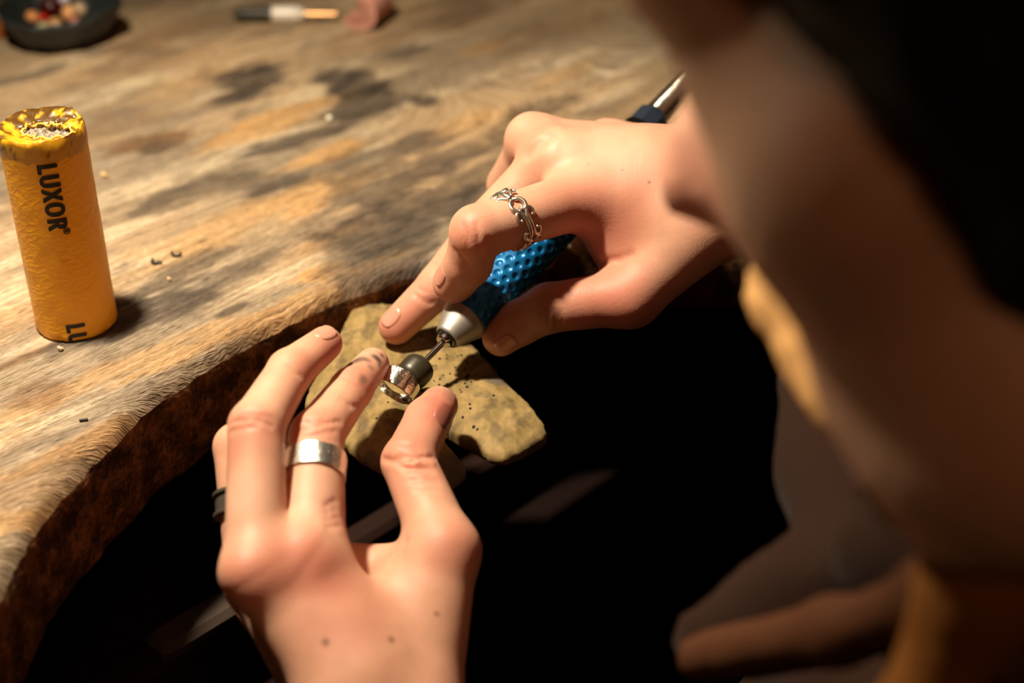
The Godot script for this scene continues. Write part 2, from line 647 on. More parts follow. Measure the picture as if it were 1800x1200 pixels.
# large stained, worn and darker patches of the bench top, 1 m square, in the bench's own axes (u along the front edge)
func stains_and_patches() -> ImageTexture:
	var w := 900
	var n1 := noise(0.006, 51, 4)
	var n2 := noise(0.02, 52, 4)
	var n3 := noise(0.011, 53, 3)
	var data := PackedByteArray()
	data.resize(w * w * 3)
	# [u, v, half length, half width, turn, strength, kind 0 grey-black, 1 ochre, 2 brown]
	var spots := [
		[0.558, 0.465, 0.034, 0.030, 0.00, 0.95, 0],
		[0.600, 0.518, 0.026, 0.034, 0.20, 0.95, 0],
		[0.584, 0.547, 0.030, 0.022, 0.00, 0.80, 0],
		[0.528, 0.556, 0.055, 0.008, 0.25, 0.85, 0],
		[0.504, 0.556, 0.030, 0.006, 0.20, 0.70, 0],
		[0.532, 0.616, 0.035, 0.022, 0.00, 0.55, 0],
		[0.561, 0.613, 0.030, 0.020, 0.00, 0.50, 0],
		[0.519, 0.644, 0.050, 0.020, 0.00, 0.70, 0],
		[0.495, 0.676, 0.050, 0.030, 0.00, 0.85, 0],
		[0.470, 0.677, 0.035, 0.020, 0.00, 0.60, 0],
		[0.465, 0.502, 0.030, 0.015, 0.00, 0.65, 2],
		[0.459, 0.509, 0.020, 0.010, 0.00, 0.50, 0],
		[0.448, 0.686, 0.030, 0.007, 0.00, 0.60, 0],
		[0.473, 0.715, 0.030, 0.007, 0.10, 0.95, 0],
		[0.506, 0.599, 0.030, 0.012, 0.20, 0.40, 0],
		[0.573, 0.637, 0.040, 0.012, 0.30, 0.45, 0],
		[0.390, 0.659, 0.012, 0.005, 0.00, 0.50, 0],
		[0.382, 0.685, 0.010, 0.003, 0.00, 0.70, 0],
		[0.480, 0.592, 0.020, 0.012, 0.00, 0.70, 0],
		[0.440, 0.571, 0.030, 0.012, 0.00, 0.60, 0],
		[0.461, 0.577, 0.030, 0.010, 0.00, 0.50, 0],
		[0.354, 0.656, 0.045, 0.018, 0.00, 0.85, 0],  # from here: darker patches running right from the yellow bar
		[0.377, 0.646, 0.030, 0.012, 0.00, 0.60, 0],
		[0.392, 0.638, 0.025, 0.010, 0.00, 0.50, 0],
		[0.336, 0.666, 0.012, 0.006, 0.00, 0.90, 0],  # darker patch close to the right foot of the bar
		[0.320, 0.659, 0.030, 0.008, 0.00, 0.50, 0],
		[0.402, 0.656, 0.030, 0.010, 0.00, 0.45, 0],
		[0.613, 0.571, 0.012, 0.009, 0.00, 0.80, 0],
		[0.622, 0.636, 0.030, 0.012, 0.00, 0.70, 0],
		[0.658, 0.501, 0.020, 0.008, 0.00, 0.50, 0],
		[0.656, 0.629, 0.030, 0.014, 0.00, 0.50, 0],
		[0.474, 0.357, 0.030, 0.008, 0.00, 0.60, 0],
		[0.568, 0.664, 0.050, 0.012, 0.00, 0.45, 0],
		[0.534, 0.669, 0.050, 0.014, 0.00, 0.50, 0],
		[0.464, 0.721, 0.050, 0.010, 0.00, 0.80, 2],
		[0.440, 0.712, 0.050, 0.006, 0.00, 0.70, 2],
		[0.468, 0.705, 0.040, 0.012, 0.00, 0.70, 0],
		[0.310, 0.714, 0.030, 0.012, 0.00, 0.20, 0],
		[0.256, 0.730, 0.050, 0.020, 0.00, 0.25, 2],
		[0.274, 0.717, 0.030, 0.006, 0.00, 0.30, 0],
		[0.285, 0.682, 0.012, 0.012, 0.00, 0.45, 2],
		[0.294, 0.653, 0.020, 0.004, 0.00, 0.60, 2],
		[0.540, 0.526, 0.060, 0.014, 0.00, 0.75, 1],
		[0.522, 0.532, 0.050, 0.012, 0.00, 0.60, 1],
		[0.518, 0.584, 0.040, 0.010, 0.00, 0.75, 1],
		[0.475, 0.617, 0.050, 0.012, 0.00, 0.60, 1],
		[0.438, 0.617, 0.070, 0.016, 0.00, 0.45, 1],
		[0.467, 0.628, 0.020, 0.010, 0.00, 0.70, 1],
		[0.429, 0.685, 0.018, 0.008, 0.00, 0.90, 1],
		[0.459, 0.665, 0.030, 0.008, 0.00, 0.40, 1],
		[0.311, 0.690, 0.070, 0.008, 0.00, 0.50, 1],
		[0.251, 0.750, 0.100, 0.006, 0.00, 0.60, 1],
		[0.295, 0.724, 0.080, 0.006, 0.00, 0.60, 1],
		[0.386, 0.700, 0.100, 0.006, 0.00, 0.60, 1],
		[0.608, 0.610, 0.030, 0.012, 0.00, 0.40, 1],
		[0.696, 0.532, 0.020, 0.012, 0.00, 0.40, 1],
		[0.707, 0.602, 0.030, 0.010, 0.00, 0.35, 1],
		[0.311, 0.622, 0.050, 0.020, 0.00, 0.30, 1],
		[0.529, 0.444, 0.050, 0.020, 0.00, 0.25, 1],
		[0.447, 0.471, 0.040, 0.020, 0.00, 0.30, 2],
		[0.586, 0.363, 0.060, 0.020, 0.00, 0.30, 2],
		[0.721, 0.462, 0.080, 0.030, 0.00, 0.35, 2],
		[0.750, 0.543, 0.060, 0.020, 0.00, 0.30, 2],
		[0.531, 0.391, 0.060, 0.020, 0.00, 0.20, 2],
	]
	var ink := PackedFloat32Array()
	var och := PackedFloat32Array()
	var brn := PackedFloat32Array()
	ink.resize(w * w)
	och.resize(w * w)
	brn.resize(w * w)
	for s in spots:
		var reach := int(maxf(s[2], s[3]) * w * 1.9)
		var cx := int(s[0] * w)
		var cy := int(s[1] * w)
		for y in range(maxi(cy - reach, 0), mini(cy + reach, w)):
			for x in range(maxi(cx - reach, 0), mini(cx + reach, w)):
				var q := Vector2(x / float(w) - s[0], y / float(w) - s[1]).rotated(-s[4])
				var r := Vector2(q.x / s[2], q.y / s[3]).length() + 0.75 * n2.get_noise_2d(x * 0.8, y * 1.6) + 0.3 * n2.get_noise_2d(x * 2.4, y * 6.0)
				var o: float = soft(1.18, 0.55, r) * s[5]
				var i := y * w + x
				if s[6] == 0: ink[i] = maxf(ink[i], o)
				elif s[6] == 1: och[i] = maxf(och[i], o)
				else: brn[i] = maxf(brn[i], o)
	for y in w:
		for x in w:
			var i := y * w + x
			var a := n1.get_noise_2d(x * 0.55, y * 1.5)
			var b := n3.get_noise_2d(x * 0.5, y * 2.4)
			var t := soft(-0.5, 0.5, a)
			var c := Color(0.68, 0.635, 0.57).lerp(Color(0.84, 0.745, 0.62), t)
			c = c.lerp(Color(0.95, 0.90, 0.81), soft(0.05, 0.5, b) * 0.75)
			c = c.lerp(Color(0.55, 0.50, 0.45), soft(0.18, 0.5, n2.get_noise_2d(x * 0.5 + 900.0, y * 1.4)) * 0.55)
			c = c.lerp(Color(0.92, 0.72, 0.46), och[i] * 0.8)
			c = c.lerp(Color(0.50, 0.36, 0.24), brn[i])
			c = c.lerp(Color(0.30, 0.275, 0.26), ink[i] * (0.85 + 0.4 * n2.get_noise_2d(x * 1.2, y * 3.4)))
			data[3 * i] = int(clampf(c.r, 0, 1) * 255.0)
			data[3 * i + 1] = int(clampf(c.g, 0, 1) * 255.0)
			data[3 * i + 2] = int(clampf(c.b, 0, 1) * 255.0)
	return tex(data, w, w)

func _ready() -> void:
	var cam := Camera3D.new()
	cam.name = "camera"
	add_child(cam)
	cam.position = Vector3(0, 1.233, 0)
	cam.rotation_degrees = Vector3(-32, 0, 0)
	cam.fov = 26.991
	cam.near = 0.02
	cam.far = 20.0
	var lens := CameraAttributesPhysical.new()
	lens.frustum_focal_length = 50.0
	lens.frustum_focus_distance = 0.597
	lens.frustum_near = 0.02
	lens.frustum_far = 20.0
	lens.exposure_aperture = 4.5
	cam.attributes = lens
	cam.current = true

	var we := WorldEnvironment.new()
	we.name = "environment"
	var env := Environment.new()
	env.background_mode = Environment.BG_COLOR
	env.background_color = Color(0.02, 0.02, 0.025)
	env.tonemap_mode = Environment.TONE_MAPPER_LINEAR
	env.tonemap_exposure = 1.0
	env.sdfgi_enabled = true
	env.ssao_enabled = true
	env.ssil_enabled = true
	we.environment = env
	add_child(we)

	var lamp_at := Vector3(-0.24, 1.43, -0.53)
	var lamp_to := Vector3(-0.11, 0.9, -0.565)
	var key := AreaLight3D.new()
	key.name = "bench_lamp_light"
	key.area_size = Vector2(0.04, 0.04)
	key.light_energy = 0.82
	key.light_color = Color(1.0, 0.93, 0.82)
	key.shadow_enabled = true
	key.area_range = 6.0
	add_child(key)
	key.look_at_from_position(lamp_at, lamp_to, Vector3(0, 0, -1))
	var fill := OmniLight3D.new()  # added fill light without a known source, lifts the dark sides
	fill.name = "added_fill_light"
	fill.position = Vector3(0.35, 2.25, 0.55)
	fill.light_energy = 0.19
	fill.light_color = Color(1.0, 0.74, 0.54)
	fill.light_size = 0.12
	fill.omni_range = 8.0
	fill.omni_attenuation = 2.0
	fill.shadow_enabled = true
	add_child(fill)

	make_materials()
	room(fill.position)
	bench()
	bench_pin()
	polishing_bar()
	handpiece()
	rings()
	far_things()
	crumbs()
	bench_lamp(lamp_at, lamp_to)
	goldsmith()

func slab(called: String, at: Vector3, size: Vector3, m: Material) -> void:
	var b := Bag.new()
	b.box(at, size, 0.004)
	tag(put(called, bag_mesh(b), m), "", "", "", "structure")

func room(light_at: Vector3) -> void:
	slab("floor", Vector3(0, -0.05, -0.2), Vector3(4.4, 0.1, 4.4), M.floor)
	slab("ceiling", Vector3(0, 2.65, -0.2), Vector3(4.4, 0.1, 4.4), M.wall)
	slab("wall_back", Vector3(0, 1.3, -2.35), Vector3(4.4, 2.6, 0.1), M.wall)
	slab("wall_front", Vector3(0, 1.3, 1.95), Vector3(4.4, 2.6, 0.1), M.wall)
	slab("wall_left", Vector3(-2.15, 1.3, -0.2), Vector3(0.1, 2.6, 4.4), M.wall)
	slab("wall_right", Vector3(2.15, 1.3, -0.2), Vector3(0.1, 2.6, 4.4), M.wall)
	var o := base("added_fill_lamp", light_at)  # unseen globe added to go with the fill light
	tag(o, "added unseen fill lamp, a round glowing globe on a cord behind the camera", "lamp")
	var b := Bag.new()
	b.lathe([[0.0, 0.09], [0.05, 0.075], [0.088, 0.03], [0.09, 0.0], [0.07, -0.05], [0.03, -0.08], [0.0, -0.085]], 32)
	var gl := mat(Color(0.9, 0.85, 0.75), 0.4)
	gl.emission_enabled = true
	gl.emission = Color(1.0, 0.66, 0.42)
	gl.emission_energy_multiplier = 1.5
	put("globe", bag_mesh(b), gl, o)
	b = Bag.new()
	b.tube(PackedVector3Array([Vector3(0, 0.088, 0), Vector3(0, 0.35, 0)]), 0.004, 8)
	put("cord", bag_mesh(b), M.black, o)

func bench() -> void:
	var o := base("workbench", CUT, Basis(Vector3.UP, BENCH_TURN))
	tag(o, "worn wooden jeweller's bench with a round cut-out and dark stained top", "workbench")
	var n2 := noise(28.0, 61, 3)
	var n3 := noise(160.0, 62, 2)
	var low_wave := noise(7.0, 63, 1)
	# top: fans out from the cut-out to a rectangle
	var na := 260
	var prof := [[0.0075, 0.0], [0.0042, -0.0016], [0.0022, -0.0042], [0.0008, -0.0085]]
	var rows := []
	var hx := 1.0
	var hz := 0.98
	var steps := 90
	var V := PackedVector3Array()
	var I := PackedInt32Array()
	var uv := PackedVector2Array()
	var uv2 := PackedVector2Array()
	var w := na + 1
	for j in range(-prof.size() + 1, steps + 1):
		for i in w:
			var th := PI * i / na
			var dir := Vector2(cos(th), -sin(th))
			var far := minf(hx / maxf(absf(dir.x), 1e-6), hz / maxf(-dir.y, 1e-6))
			var wob := 0.0022 * n2.get_noise_1d(th * 0.275) + 0.0009 * n3.get_noise_1d(th * 0.275)
			var r := CUT_R
			var y := 0.0
			if j <= 0:
				var p: Array = prof[-j]
				r += p[0] * (1.0 + 0.5 * n2.get_noise_1d(th * 0.275 + 7.0)) + wob
				y = p[1] + 0.0006 * n3.get_noise_2d(th * 0.5, p[0] * 40.0)
			else:
				r += 0.0075 * (1.0 + 0.5 * n2.get_noise_1d(th * 0.275 + 7.0)) + wob
				var t := pow(float(j) / steps, 1.7)
				r = lerpf(r, far, t)
			var p3 := Vector3(dir.x * r, y, dir.y * r)
			V.append(p3)
			# the grain runs along x and bends round two knots
			var k1 := Vector2((p3.x - 0.2912) / 0.085, (p3.z - -0.4226) / 0.055).length_squared()
			var k2 := Vector2((p3.x + 0.02) / 0.05, (p3.z + 0.33) / 0.02).length_squared()
			var gz := p3.z + 0.085 * exp(-k1) - 0.004 * exp(-k2) + 0.007 * low_wave.get_noise_2d(p3.x * 0.5, p3.z)
			uv.append(Vector2(p3.x / 0.20, gz / 0.085))
			uv2.append(Vector2((p3.x + 0.40) / 1.0, (p3.z + 0.98) / 1.0))
	var nr := steps + prof.size()
	for j in nr - 1:
		for i in na:
			var a := j * w + i
			I.append_array([a, a + 1, a + w, a + 1, a + w + 1, a + w])
	var top := make(V, I, 180.0, uv, uv2, PackedColorArray(), 1)
	if top.surface_get_arrays(0)[Mesh.ARRAY_NORMAL][w * (nr - 2)].y < 0.0:
		for k in I.size() / 3:
			var s := I[3 * k + 1]
			I[3 * k + 1] = I[3 * k + 2]
			I[3 * k + 2] = s
		top = make(V, I, 180.0, uv, uv2, PackedColorArray(), 1)
	put("bench_top", top, M.wood, o)
	# the sawn edge of the cut-out, then the underside, front and back
	V = PackedVector3Array()
	I = PackedInt32Array()
	uv = PackedVector2Array()
	var low := [-0.0085, -0.013, -0.019, -0.026, -0.034, -0.042, -0.0475, -0.05]
	for j in low.size():
		for i in w:
			var th := PI * i / na
			var wob := 0.0022 * n2.get_noise_1d(th * 0.275) + 0.0009 * n3.get_noise_1d(th * 0.275)
			var r := CUT_R + wob + (0.0008 if j == 0 else 0.0) + 0.0011 * n2.get_noise_2d(th * 0.6, low[j] * 2.0 + 3.0) + (0.002 if j == low.size() - 1 else 0.0)
			if j == 0: r = CUT_R + wob + 0.0008 * (1.0 + 0.5 * n2.get_noise_1d(th * 0.275 + 7.0))
			V.append(Vector3(cos(th) * r, low[j] + (0.0006 * n3.get_noise_2d(th * 0.5, 0.032) if j == 0 else 0.0), -sin(th) * r))
			uv.append(Vector2(th * 0.275 / 0.11, low[j] / 0.11))
	for j in low.size() - 1:
		for i in na:
			var a := j * w + i
			I.append_array([a, a + w, a + 1, a + 1, a + w, a + w + 1])
	var side := make(V, I, 180.0, uv, PackedVector2Array(), PackedColorArray(), 1)
	var nn: Vector3 = side.surface_get_arrays(0)[Mesh.ARRAY_NORMAL][3 * w + na / 2]
	if nn.z < 0.0:
		for k in I.size() / 3:
			var s := I[3 * k + 1]
			I[3 * k + 1] = I[3 * k + 2]
			I[3 * k + 2] = s
		side = make(V, I, 180.0, uv, PackedVector2Array(), PackedColorArray(), 1)
	put("sawn_edge", side, M.edge, o)
	V = PackedVector3Array()
	I = PackedInt32Array()
	for i in w:
		var th := PI * i / na
		var dir := Vector2(cos(th), -sin(th))
		var far := minf(hx / maxf(absf(dir.x), 1e-6), hz / maxf(-dir.y, 1e-6))
		V.append(Vector3(dir.x * (CUT_R + 0.002), -0.05, dir.y * (CUT_R + 0.002)))
		V.append(Vector3(dir.x * far, -0.05, dir.y * far))
		V.append(Vector3(dir.x * far, 0.0, dir.y * far))
	for i in na:
		var a := 3 * i
		I.append_array([a, a + 3, a + 1, a + 1, a + 3, a + 4, a + 1, a + 4, a + 2, a + 2, a + 4, a + 5])
	put("underside", make(V, I, 30.0, PackedVector2Array(), PackedVector2Array(), PackedColorArray(), 1), M.dark_wood, o)
	for s in [-1, 1]:
		var fronts := Bag.new()
		fronts.box(Vector3(s * (CUT_R + (hx - CUT_R) / 2.0), -0.026, 0.004), Vector3(hx - CUT_R, 0.048, 0.008), 0.002)
		put("front_rail", bag_mesh(fronts), M.dark_wood, o)
	for p in [Vector3(-0.94, -0.475, -0.06), Vector3(0.94, -0.475, -0.06), Vector3(-0.94, -0.475, -0.92), Vector3(0.94, -0.475, -0.92)]:
		var b := Bag.new()
		b.box(p, Vector3(0.08, 0.85, 0.08), 0.005)
		put("leg", bag_mesh(b), M.dark_wood, o)
	# filings tray on runners under the cut-out
	var tray := Bag.new()
	tray.box(Vector3(0.0, -0.165, -0.40), Vector3(0.66, 0.012, 0.36), 0.002)
	tray.box(Vector3(-0.326, -0.15, -0.40), Vector3(0.012, 0.04, 0.36), 0.002)
	tray.box(Vector3(0.326, -0.15, -0.40), Vector3(0.012, 0.04, 0.36), 0.002)
	var tr := put("filings_tray", bag_mesh(tray), M.tray, o)
	var tf := Bag.new()
	tf.box(Vector3(0.0, -0.15, -0.2493), Vector3(0.70, 0.058, 0.016), 0.003)
	put("tray_front", bag_mesh(tf), M.dark_wood, tr)
	var bt := Bag.new()
	bt.box(Vector3(-0.0840, -0.118, -0.2490), Vector3(0.050, 0.010, 0.018), 0.003)
	put("tray_batten", bag_mesh(bt), M.grey_wood, tr)
	var ap := Bag.new()
	ap.box(Vector3(0.0, -0.40, -0.62), Vector3(1.7, 0.70, 0.02), 0.003)
	put("back_panel", bag_mesh(ap), M.dark_wood, o)

func bench_pin() -> void:
	# outline in world x and z, top surface slopes a little towards the tips
	var poly := PackedVector2Array([
		Vector2(-0.0767, -0.5904),
		Vector2(-0.0348, -0.5904),
		Vector2(-0.0267, -0.5703),
		Vector2(-0.0151, -0.5503),
		Vector2(-0.0051, -0.5313),
		Vector2(0.0074, -0.5119),
		Vector2(0.0136, -0.4981),
		Vector2(0.0149, -0.4906),
		Vector2(0.0120, -0.4869),
		Vector2(0.0035, -0.4784),
		Vector2(-0.0033, -0.4740),
		Vector2(-0.0080, -0.4760),
		Vector2(-0.0167, -0.4836),
		Vector2(-0.0265, -0.4923),
		Vector2(-0.0363, -0.5058),
		Vector2(-0.0400, -0.5097),
		Vector2(-0.0411, -0.5076),
		Vector2(-0.0359, -0.4981),
		Vector2(-0.0300, -0.4890),
		Vector2(-0.0236, -0.4784),
		Vector2(-0.0186, -0.4689),
		Vector2(-0.0190, -0.4639),
		Vector2(-0.0229, -0.4582),
		Vector2(-0.0278, -0.4537),
		Vector2(-0.0366, -0.4563),
		Vector2(-0.0486, -0.4639),
		Vector2(-0.0610, -0.4736),
		Vector2(-0.0758, -0.4919),
		Vector2(-0.0907, -0.5111),
		Vector2(-0.0894, -0.5245),
		Vector2(-0.0836, -0.5528),
		Vector2(-0.0799, -0.5678),
	])
	var n := noise(60.0, 71, 3)
	var n2 := noise(420.0, 72, 2)
	var h := 0.0011
	var lo := Vector3(-0.105, TOP - 0.036, -0.64)
	var size := Vector3(0.135, 0.028, 0.20)
	var nx := int(size.x / h) + 1
	var ny := int(size.y / h) + 1
	var nz := int(size.z / h) + 1
	var F := PackedFloat32Array()
	F.resize(nx * ny * nz)
	for z in nz:
		for x in nx:
			var q := Vector2(lo.x + x * h, lo.z + z * h)
			var d := 1e9
			for i in poly.size():
				var a := poly[i]
				var ab := poly[(i + 1) % poly.size()] - a
				var t := clampf((q - a).dot(ab) / ab.length_squared(), 0.0, 1.0)
				d = minf(d, (q - a - ab * t).length())
			if Geometry2D.is_point_in_polygon(q, poly): d = -d
			d += 0.0006 * n.get_noise_2d(q.x, q.y) + 0.0004 * n2.get_noise_2d(q.x, q.y)
			var slope := clampf((q.y + 0.60) / 0.15, 0.0, 1.0)
			var top := TOP - 0.0135 - 0.004 * slope * slope + 0.0003 * n.get_noise_2d(q.x * 1.3 + 5.0, q.y) + 0.0002 * n2.get_noise_2d(q.x, q.y + 3.0) - 0.0045 * soft(-0.012, 0.0, d) * slope
			var bottom := TOP - 0.0315 + 0.007 * slope
			for y in ny:
				var yy := lo.y + y * h
				var e := maxf(yy - top, bottom - yy)
				var r := 0.0022
				var u := Vector2(maxf(d + r, 0.0), maxf(e + r, 0.0)).length() + minf(maxf(d + r, e + r), 0.0) - r
				F[x + nx * (y + ny * z)] = u + 0.0004 * n2.get_noise_3d(q.x, yy * 0.4, q.y)
	var VI := surface(F, nx, ny, nz, lo, h)
	var uv := PackedVector2Array()
	for p in VI[0]: uv.append(Vector2((p.x + 0.105) / 0.135, (p.z + 0.61) / 0.17))
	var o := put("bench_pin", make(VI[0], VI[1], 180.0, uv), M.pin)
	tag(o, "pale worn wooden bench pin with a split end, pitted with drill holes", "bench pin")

func surface(F: PackedFloat32Array, nx: int, ny: int, nz: int, lo: Vector3, h: float) -> Array:
	var V := PackedVector3Array()
	var I := PackedInt32Array()
	var ID := PackedInt32Array()
	ID.resize(F.size())
	ID.fill(-1)
	var off := [0, 1, nx, nx + 1, nx * ny, nx * ny + 1, nx * ny + nx, nx * ny + nx + 1]
	var edges := [[0, 1], [2, 3], [4, 5], [6, 7], [0, 2], [1, 3], [4, 6], [5, 7], [0, 4], [1, 5], [2, 6], [3, 7]]
	var corner := []
	for i in 8: corner.append(Vector3(i & 1, (i >> 1) & 1, i >> 2))
	var cells := PackedInt32Array()
	for z in nz - 1:
		for y in ny - 1:
			for x in nx - 1:
				var k := x + nx * (y + ny * z)
				var mask := 0
				for i in 8:
					if F[k + off[i]] < 0.0: mask |= 1 << i
				if mask == 0 or mask == 255: continue
				var s := Vector3.ZERO
				var m := 0
				for e in edges:
					var f0 := F[k + off[e[0]]]
					var f1 := F[k + off[e[1]]]
					if (f0 < 0.0) != (f1 < 0.0):
						s += corner[e[0]].lerp(corner[e[1]], f0 / (f0 - f1))
						m += 1
				ID[k] = V.size()
				V.append(lo + (Vector3(x, y, z) + s / m) * h)
				cells.append(k)
	var steps := [1, nx, nx * ny]
	for k in cells:
		for ax in 3:
			var s0: int = steps[ax]
			var u: int = steps[(ax + 1) % 3]
			var w: int = steps[(ax + 2) % 3]
			var inside := F[k] < 0.0
			if inside == (F[k + s0] < 0.0) or k - u - w < 0: continue
			var b := ID[k - u]
			var c := ID[k - u - w]
			var d := ID[k - w]
			if b < 0 or c < 0 or d < 0: continue
			if inside: I.append_array([ID[k], d, c, ID[k], c, b])
			else: I.append_array([ID[k], b, c, ID[k], c, d])
	return [V, I]

# ------------------------------------------------------------------ polishing bar
func polishing_bar() -> void:
	var at := Vector3(-0.19631, 0.90000, -0.54940)
	var o := base("polishing_compound_bar", at)
	tag(o, "standing yellow cylinder of polishing compound with black lettering and torn crumpled top", "polishing compound")
	var R := 0.0178
	var H := 0.0965
	var n := noise(70.0, 81, 3)
	var n2 := noise(260.0, 82, 3)
	var na := 96
	# wrapper body with wavy wrinkles
	var rows := []
	var uv := PackedVector2Array()
	var prof := [[0.0, 0.0], [R * 0.9, 0.0003], [R - 0.0006, 0.0006], [R, 0.0016]]
	for k in 44: prof.append([R, 0.0016 + (H - 0.008 - 0.0016) * (k + 1) / 44.0])
	for p in prof:
		var row := PackedVector3Array()
		for i in na:
			var a := TAU * i / na - PI / 2.0 - 0.35      # the seam of the wrapping lies at the back
			var d := 0.00022 * n.get_noise_3d(cos(a) * 0.02, p[1], sin(a) * 0.02)
			if p[1] < 0.004 and p[0] > 0.01: d += 0.0005 * n2.get_noise_2d(a * 0.02, 4.0)
			var r: float = p[0] + (d if p[0] > 0.01 else 0.0)
			row.append(Vector3(cos(a) * r, p[1], sin(a) * r))
			uv.append(Vector2(3.0 * i / na + p[1] * 11.0, p[1] / 0.05))
		rows.append(row)
	var b := Bag.new()
	b.grid(rows, true)
	var keep := PackedInt32Array()
	for k in b.I.size() / 3:   # leave the seam between the ends of the wrapping open for the map
		keep.append_array([b.I[3 * k], b.I[3 * k + 1], b.I[3 * k + 2]])
	put("wrapper", make(b.V, keep, 180.0, uv), M.wrapper, o)
	# folded rim: goes up, over and down into the torn mouth, which lies off the middle towards the near right
	rows = []
	var mouth := Vector3(0.0035, 0.0, 0.0030)
	var edge_of := func(a: float) -> Vector3:
		var r := 0.0088 + 0.0022 * cos(2.0 * (a - 0.35)) + 0.0010 * n2.get_noise_2d(cos(a) * 0.007, sin(a) * 0.007) + 0.0016 * n.get_noise_2d(cos(a) * 0.03, sin(a) * 0.03)
		return mouth + Vector3(cos(a) * r, 0, sin(a) * r)
	var out_y := [-0.0105, -0.0090, -0.0070, -0.0048, -0.0026, -0.0010]
	var out_r := [1.0, 1.010, 1.016, 1.016, 1.008, 0.985]
	for j in 16:
		var row := PackedVector3Array()
		for i in na:
			var a := TAU * i / na
			var rim := Vector3(cos(a), 0, sin(a)) * R
			var p: Vector3
			if j < 6:
				p = rim * out_r[j] + Vector3(0, H + out_y[j], 0)
			else:
				var t := (j - 5) / 10.0
				var q: Vector3 = edge_of.call(a)
				p = rim.lerp(q, minf(t, 1.0) * 0.985 + 0.015)
				p.y = H - 0.0004 - 0.0022 * sin(minf(t, 0.9) / 0.9 * PI * 0.5) - 0.004 * soft(0.88, 1.0, t)
			var k := soft(0.0, 5.0, j)
			var rel := Vector3(p.x, 0, p.z) * 1.0
			p += Vector3(cos(a), 0, sin(a)) * k * 0.0007 * n.get_noise_3d(rel.x * 1.2, p.y * 1.5, rel.z * 1.2)
			p.y += k * (0.0014 * n.get_noise_2d(rel.x * 1.3, rel.z * 1.3) + 0.0008 * n2.get_noise_2d(rel.x, rel.z) + 0.0012 * soft(0.2, -1.0, sin(a)))
			if j == 0: p.y += 0.0016 * n2.get_noise_2d(a * 0.016, 0.0)
			row.append(p)
		rows.append(row)
	b = Bag.new()
	b.grid(rows, true)
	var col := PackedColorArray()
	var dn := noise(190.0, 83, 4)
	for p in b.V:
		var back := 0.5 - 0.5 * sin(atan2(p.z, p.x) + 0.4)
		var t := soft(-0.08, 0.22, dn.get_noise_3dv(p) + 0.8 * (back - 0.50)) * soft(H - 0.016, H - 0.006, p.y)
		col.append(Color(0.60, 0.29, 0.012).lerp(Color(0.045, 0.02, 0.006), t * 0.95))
	var rm: StandardMaterial3D = M.wrapper_rim
	rm.albedo_color = Color(1, 1, 1)
	rm.vertex_color_use_as_albedo = true
	put("folded_rim", make(b.V, b.I, 180.0, PackedVector2Array(), PackedVector2Array(), col, 0), rm, o)
	# pale torn lip of the paper round the mouth
	var path := PackedVector3Array()
	var rad := PackedFloat32Array()
	for i in 90:
		var a := TAU * i / 90
		var q: Vector3 = edge_of.call(a)
		path.append(q + Vector3(0, H - 0.0022 + 0.0012 * n2.get_noise_2d(cos(a) * 0.012 + 3.0, sin(a) * 0.012) + 0.0012 * n.get_noise_2d(q.x * 2.0, q.z * 2.0), 0))
		rad.append(0.0006 + 0.0004 * n2.get_noise_2d(a * 0.05, 9.0))
	b = Bag.new()
	b.tube(path, rad, 7, true)
	tag(put("torn_lip", bag_mesh(b, 180.0), mat(Color(0.86, 0.66, 0.27), 0.7), o), "pale torn paper lip")
	# grey wax in the mouth
	rows = []
	for j in 14:
		var row := PackedVector3Array()
		for i in 48:
			var a := TAU * i / 48
			var r := R * 0.93 * j / 13.0
			row.append(Vector3(cos(a) * r, H - 0.0040 + 0.0030 * n.get_noise_2d(cos(a) * r * 1.6, sin(a) * r * 1.6) + 0.002 * n2.get_noise_2d(cos(a) * r, sin(a) * r), sin(a) * r))
		rows.append(row)
	rows.append(PackedVector3Array(rows[13]))
	for i in 48: rows[14][i].y = H - 0.02
	b = Bag.new()
	b.grid(rows, true, false, true)
	tag(put("wax_core", bag_mesh(b, 30.0), M.wax, o), "grey wax core showing in the torn mouth")
	# printed words, running down the side
	lettering(o, "LUXOR", R, H - 0.0110, 0.34318 - 0.02, 0.0078, 0.0300)
	lettering(o, "®", R, 0.0560, 0.34318 + 0.15, 0.0030, 0.0)
	lettering(o, "LU", R, 0.0090, 0.34318 - 0.06, 0.0078, 0.0300, 0.0006)

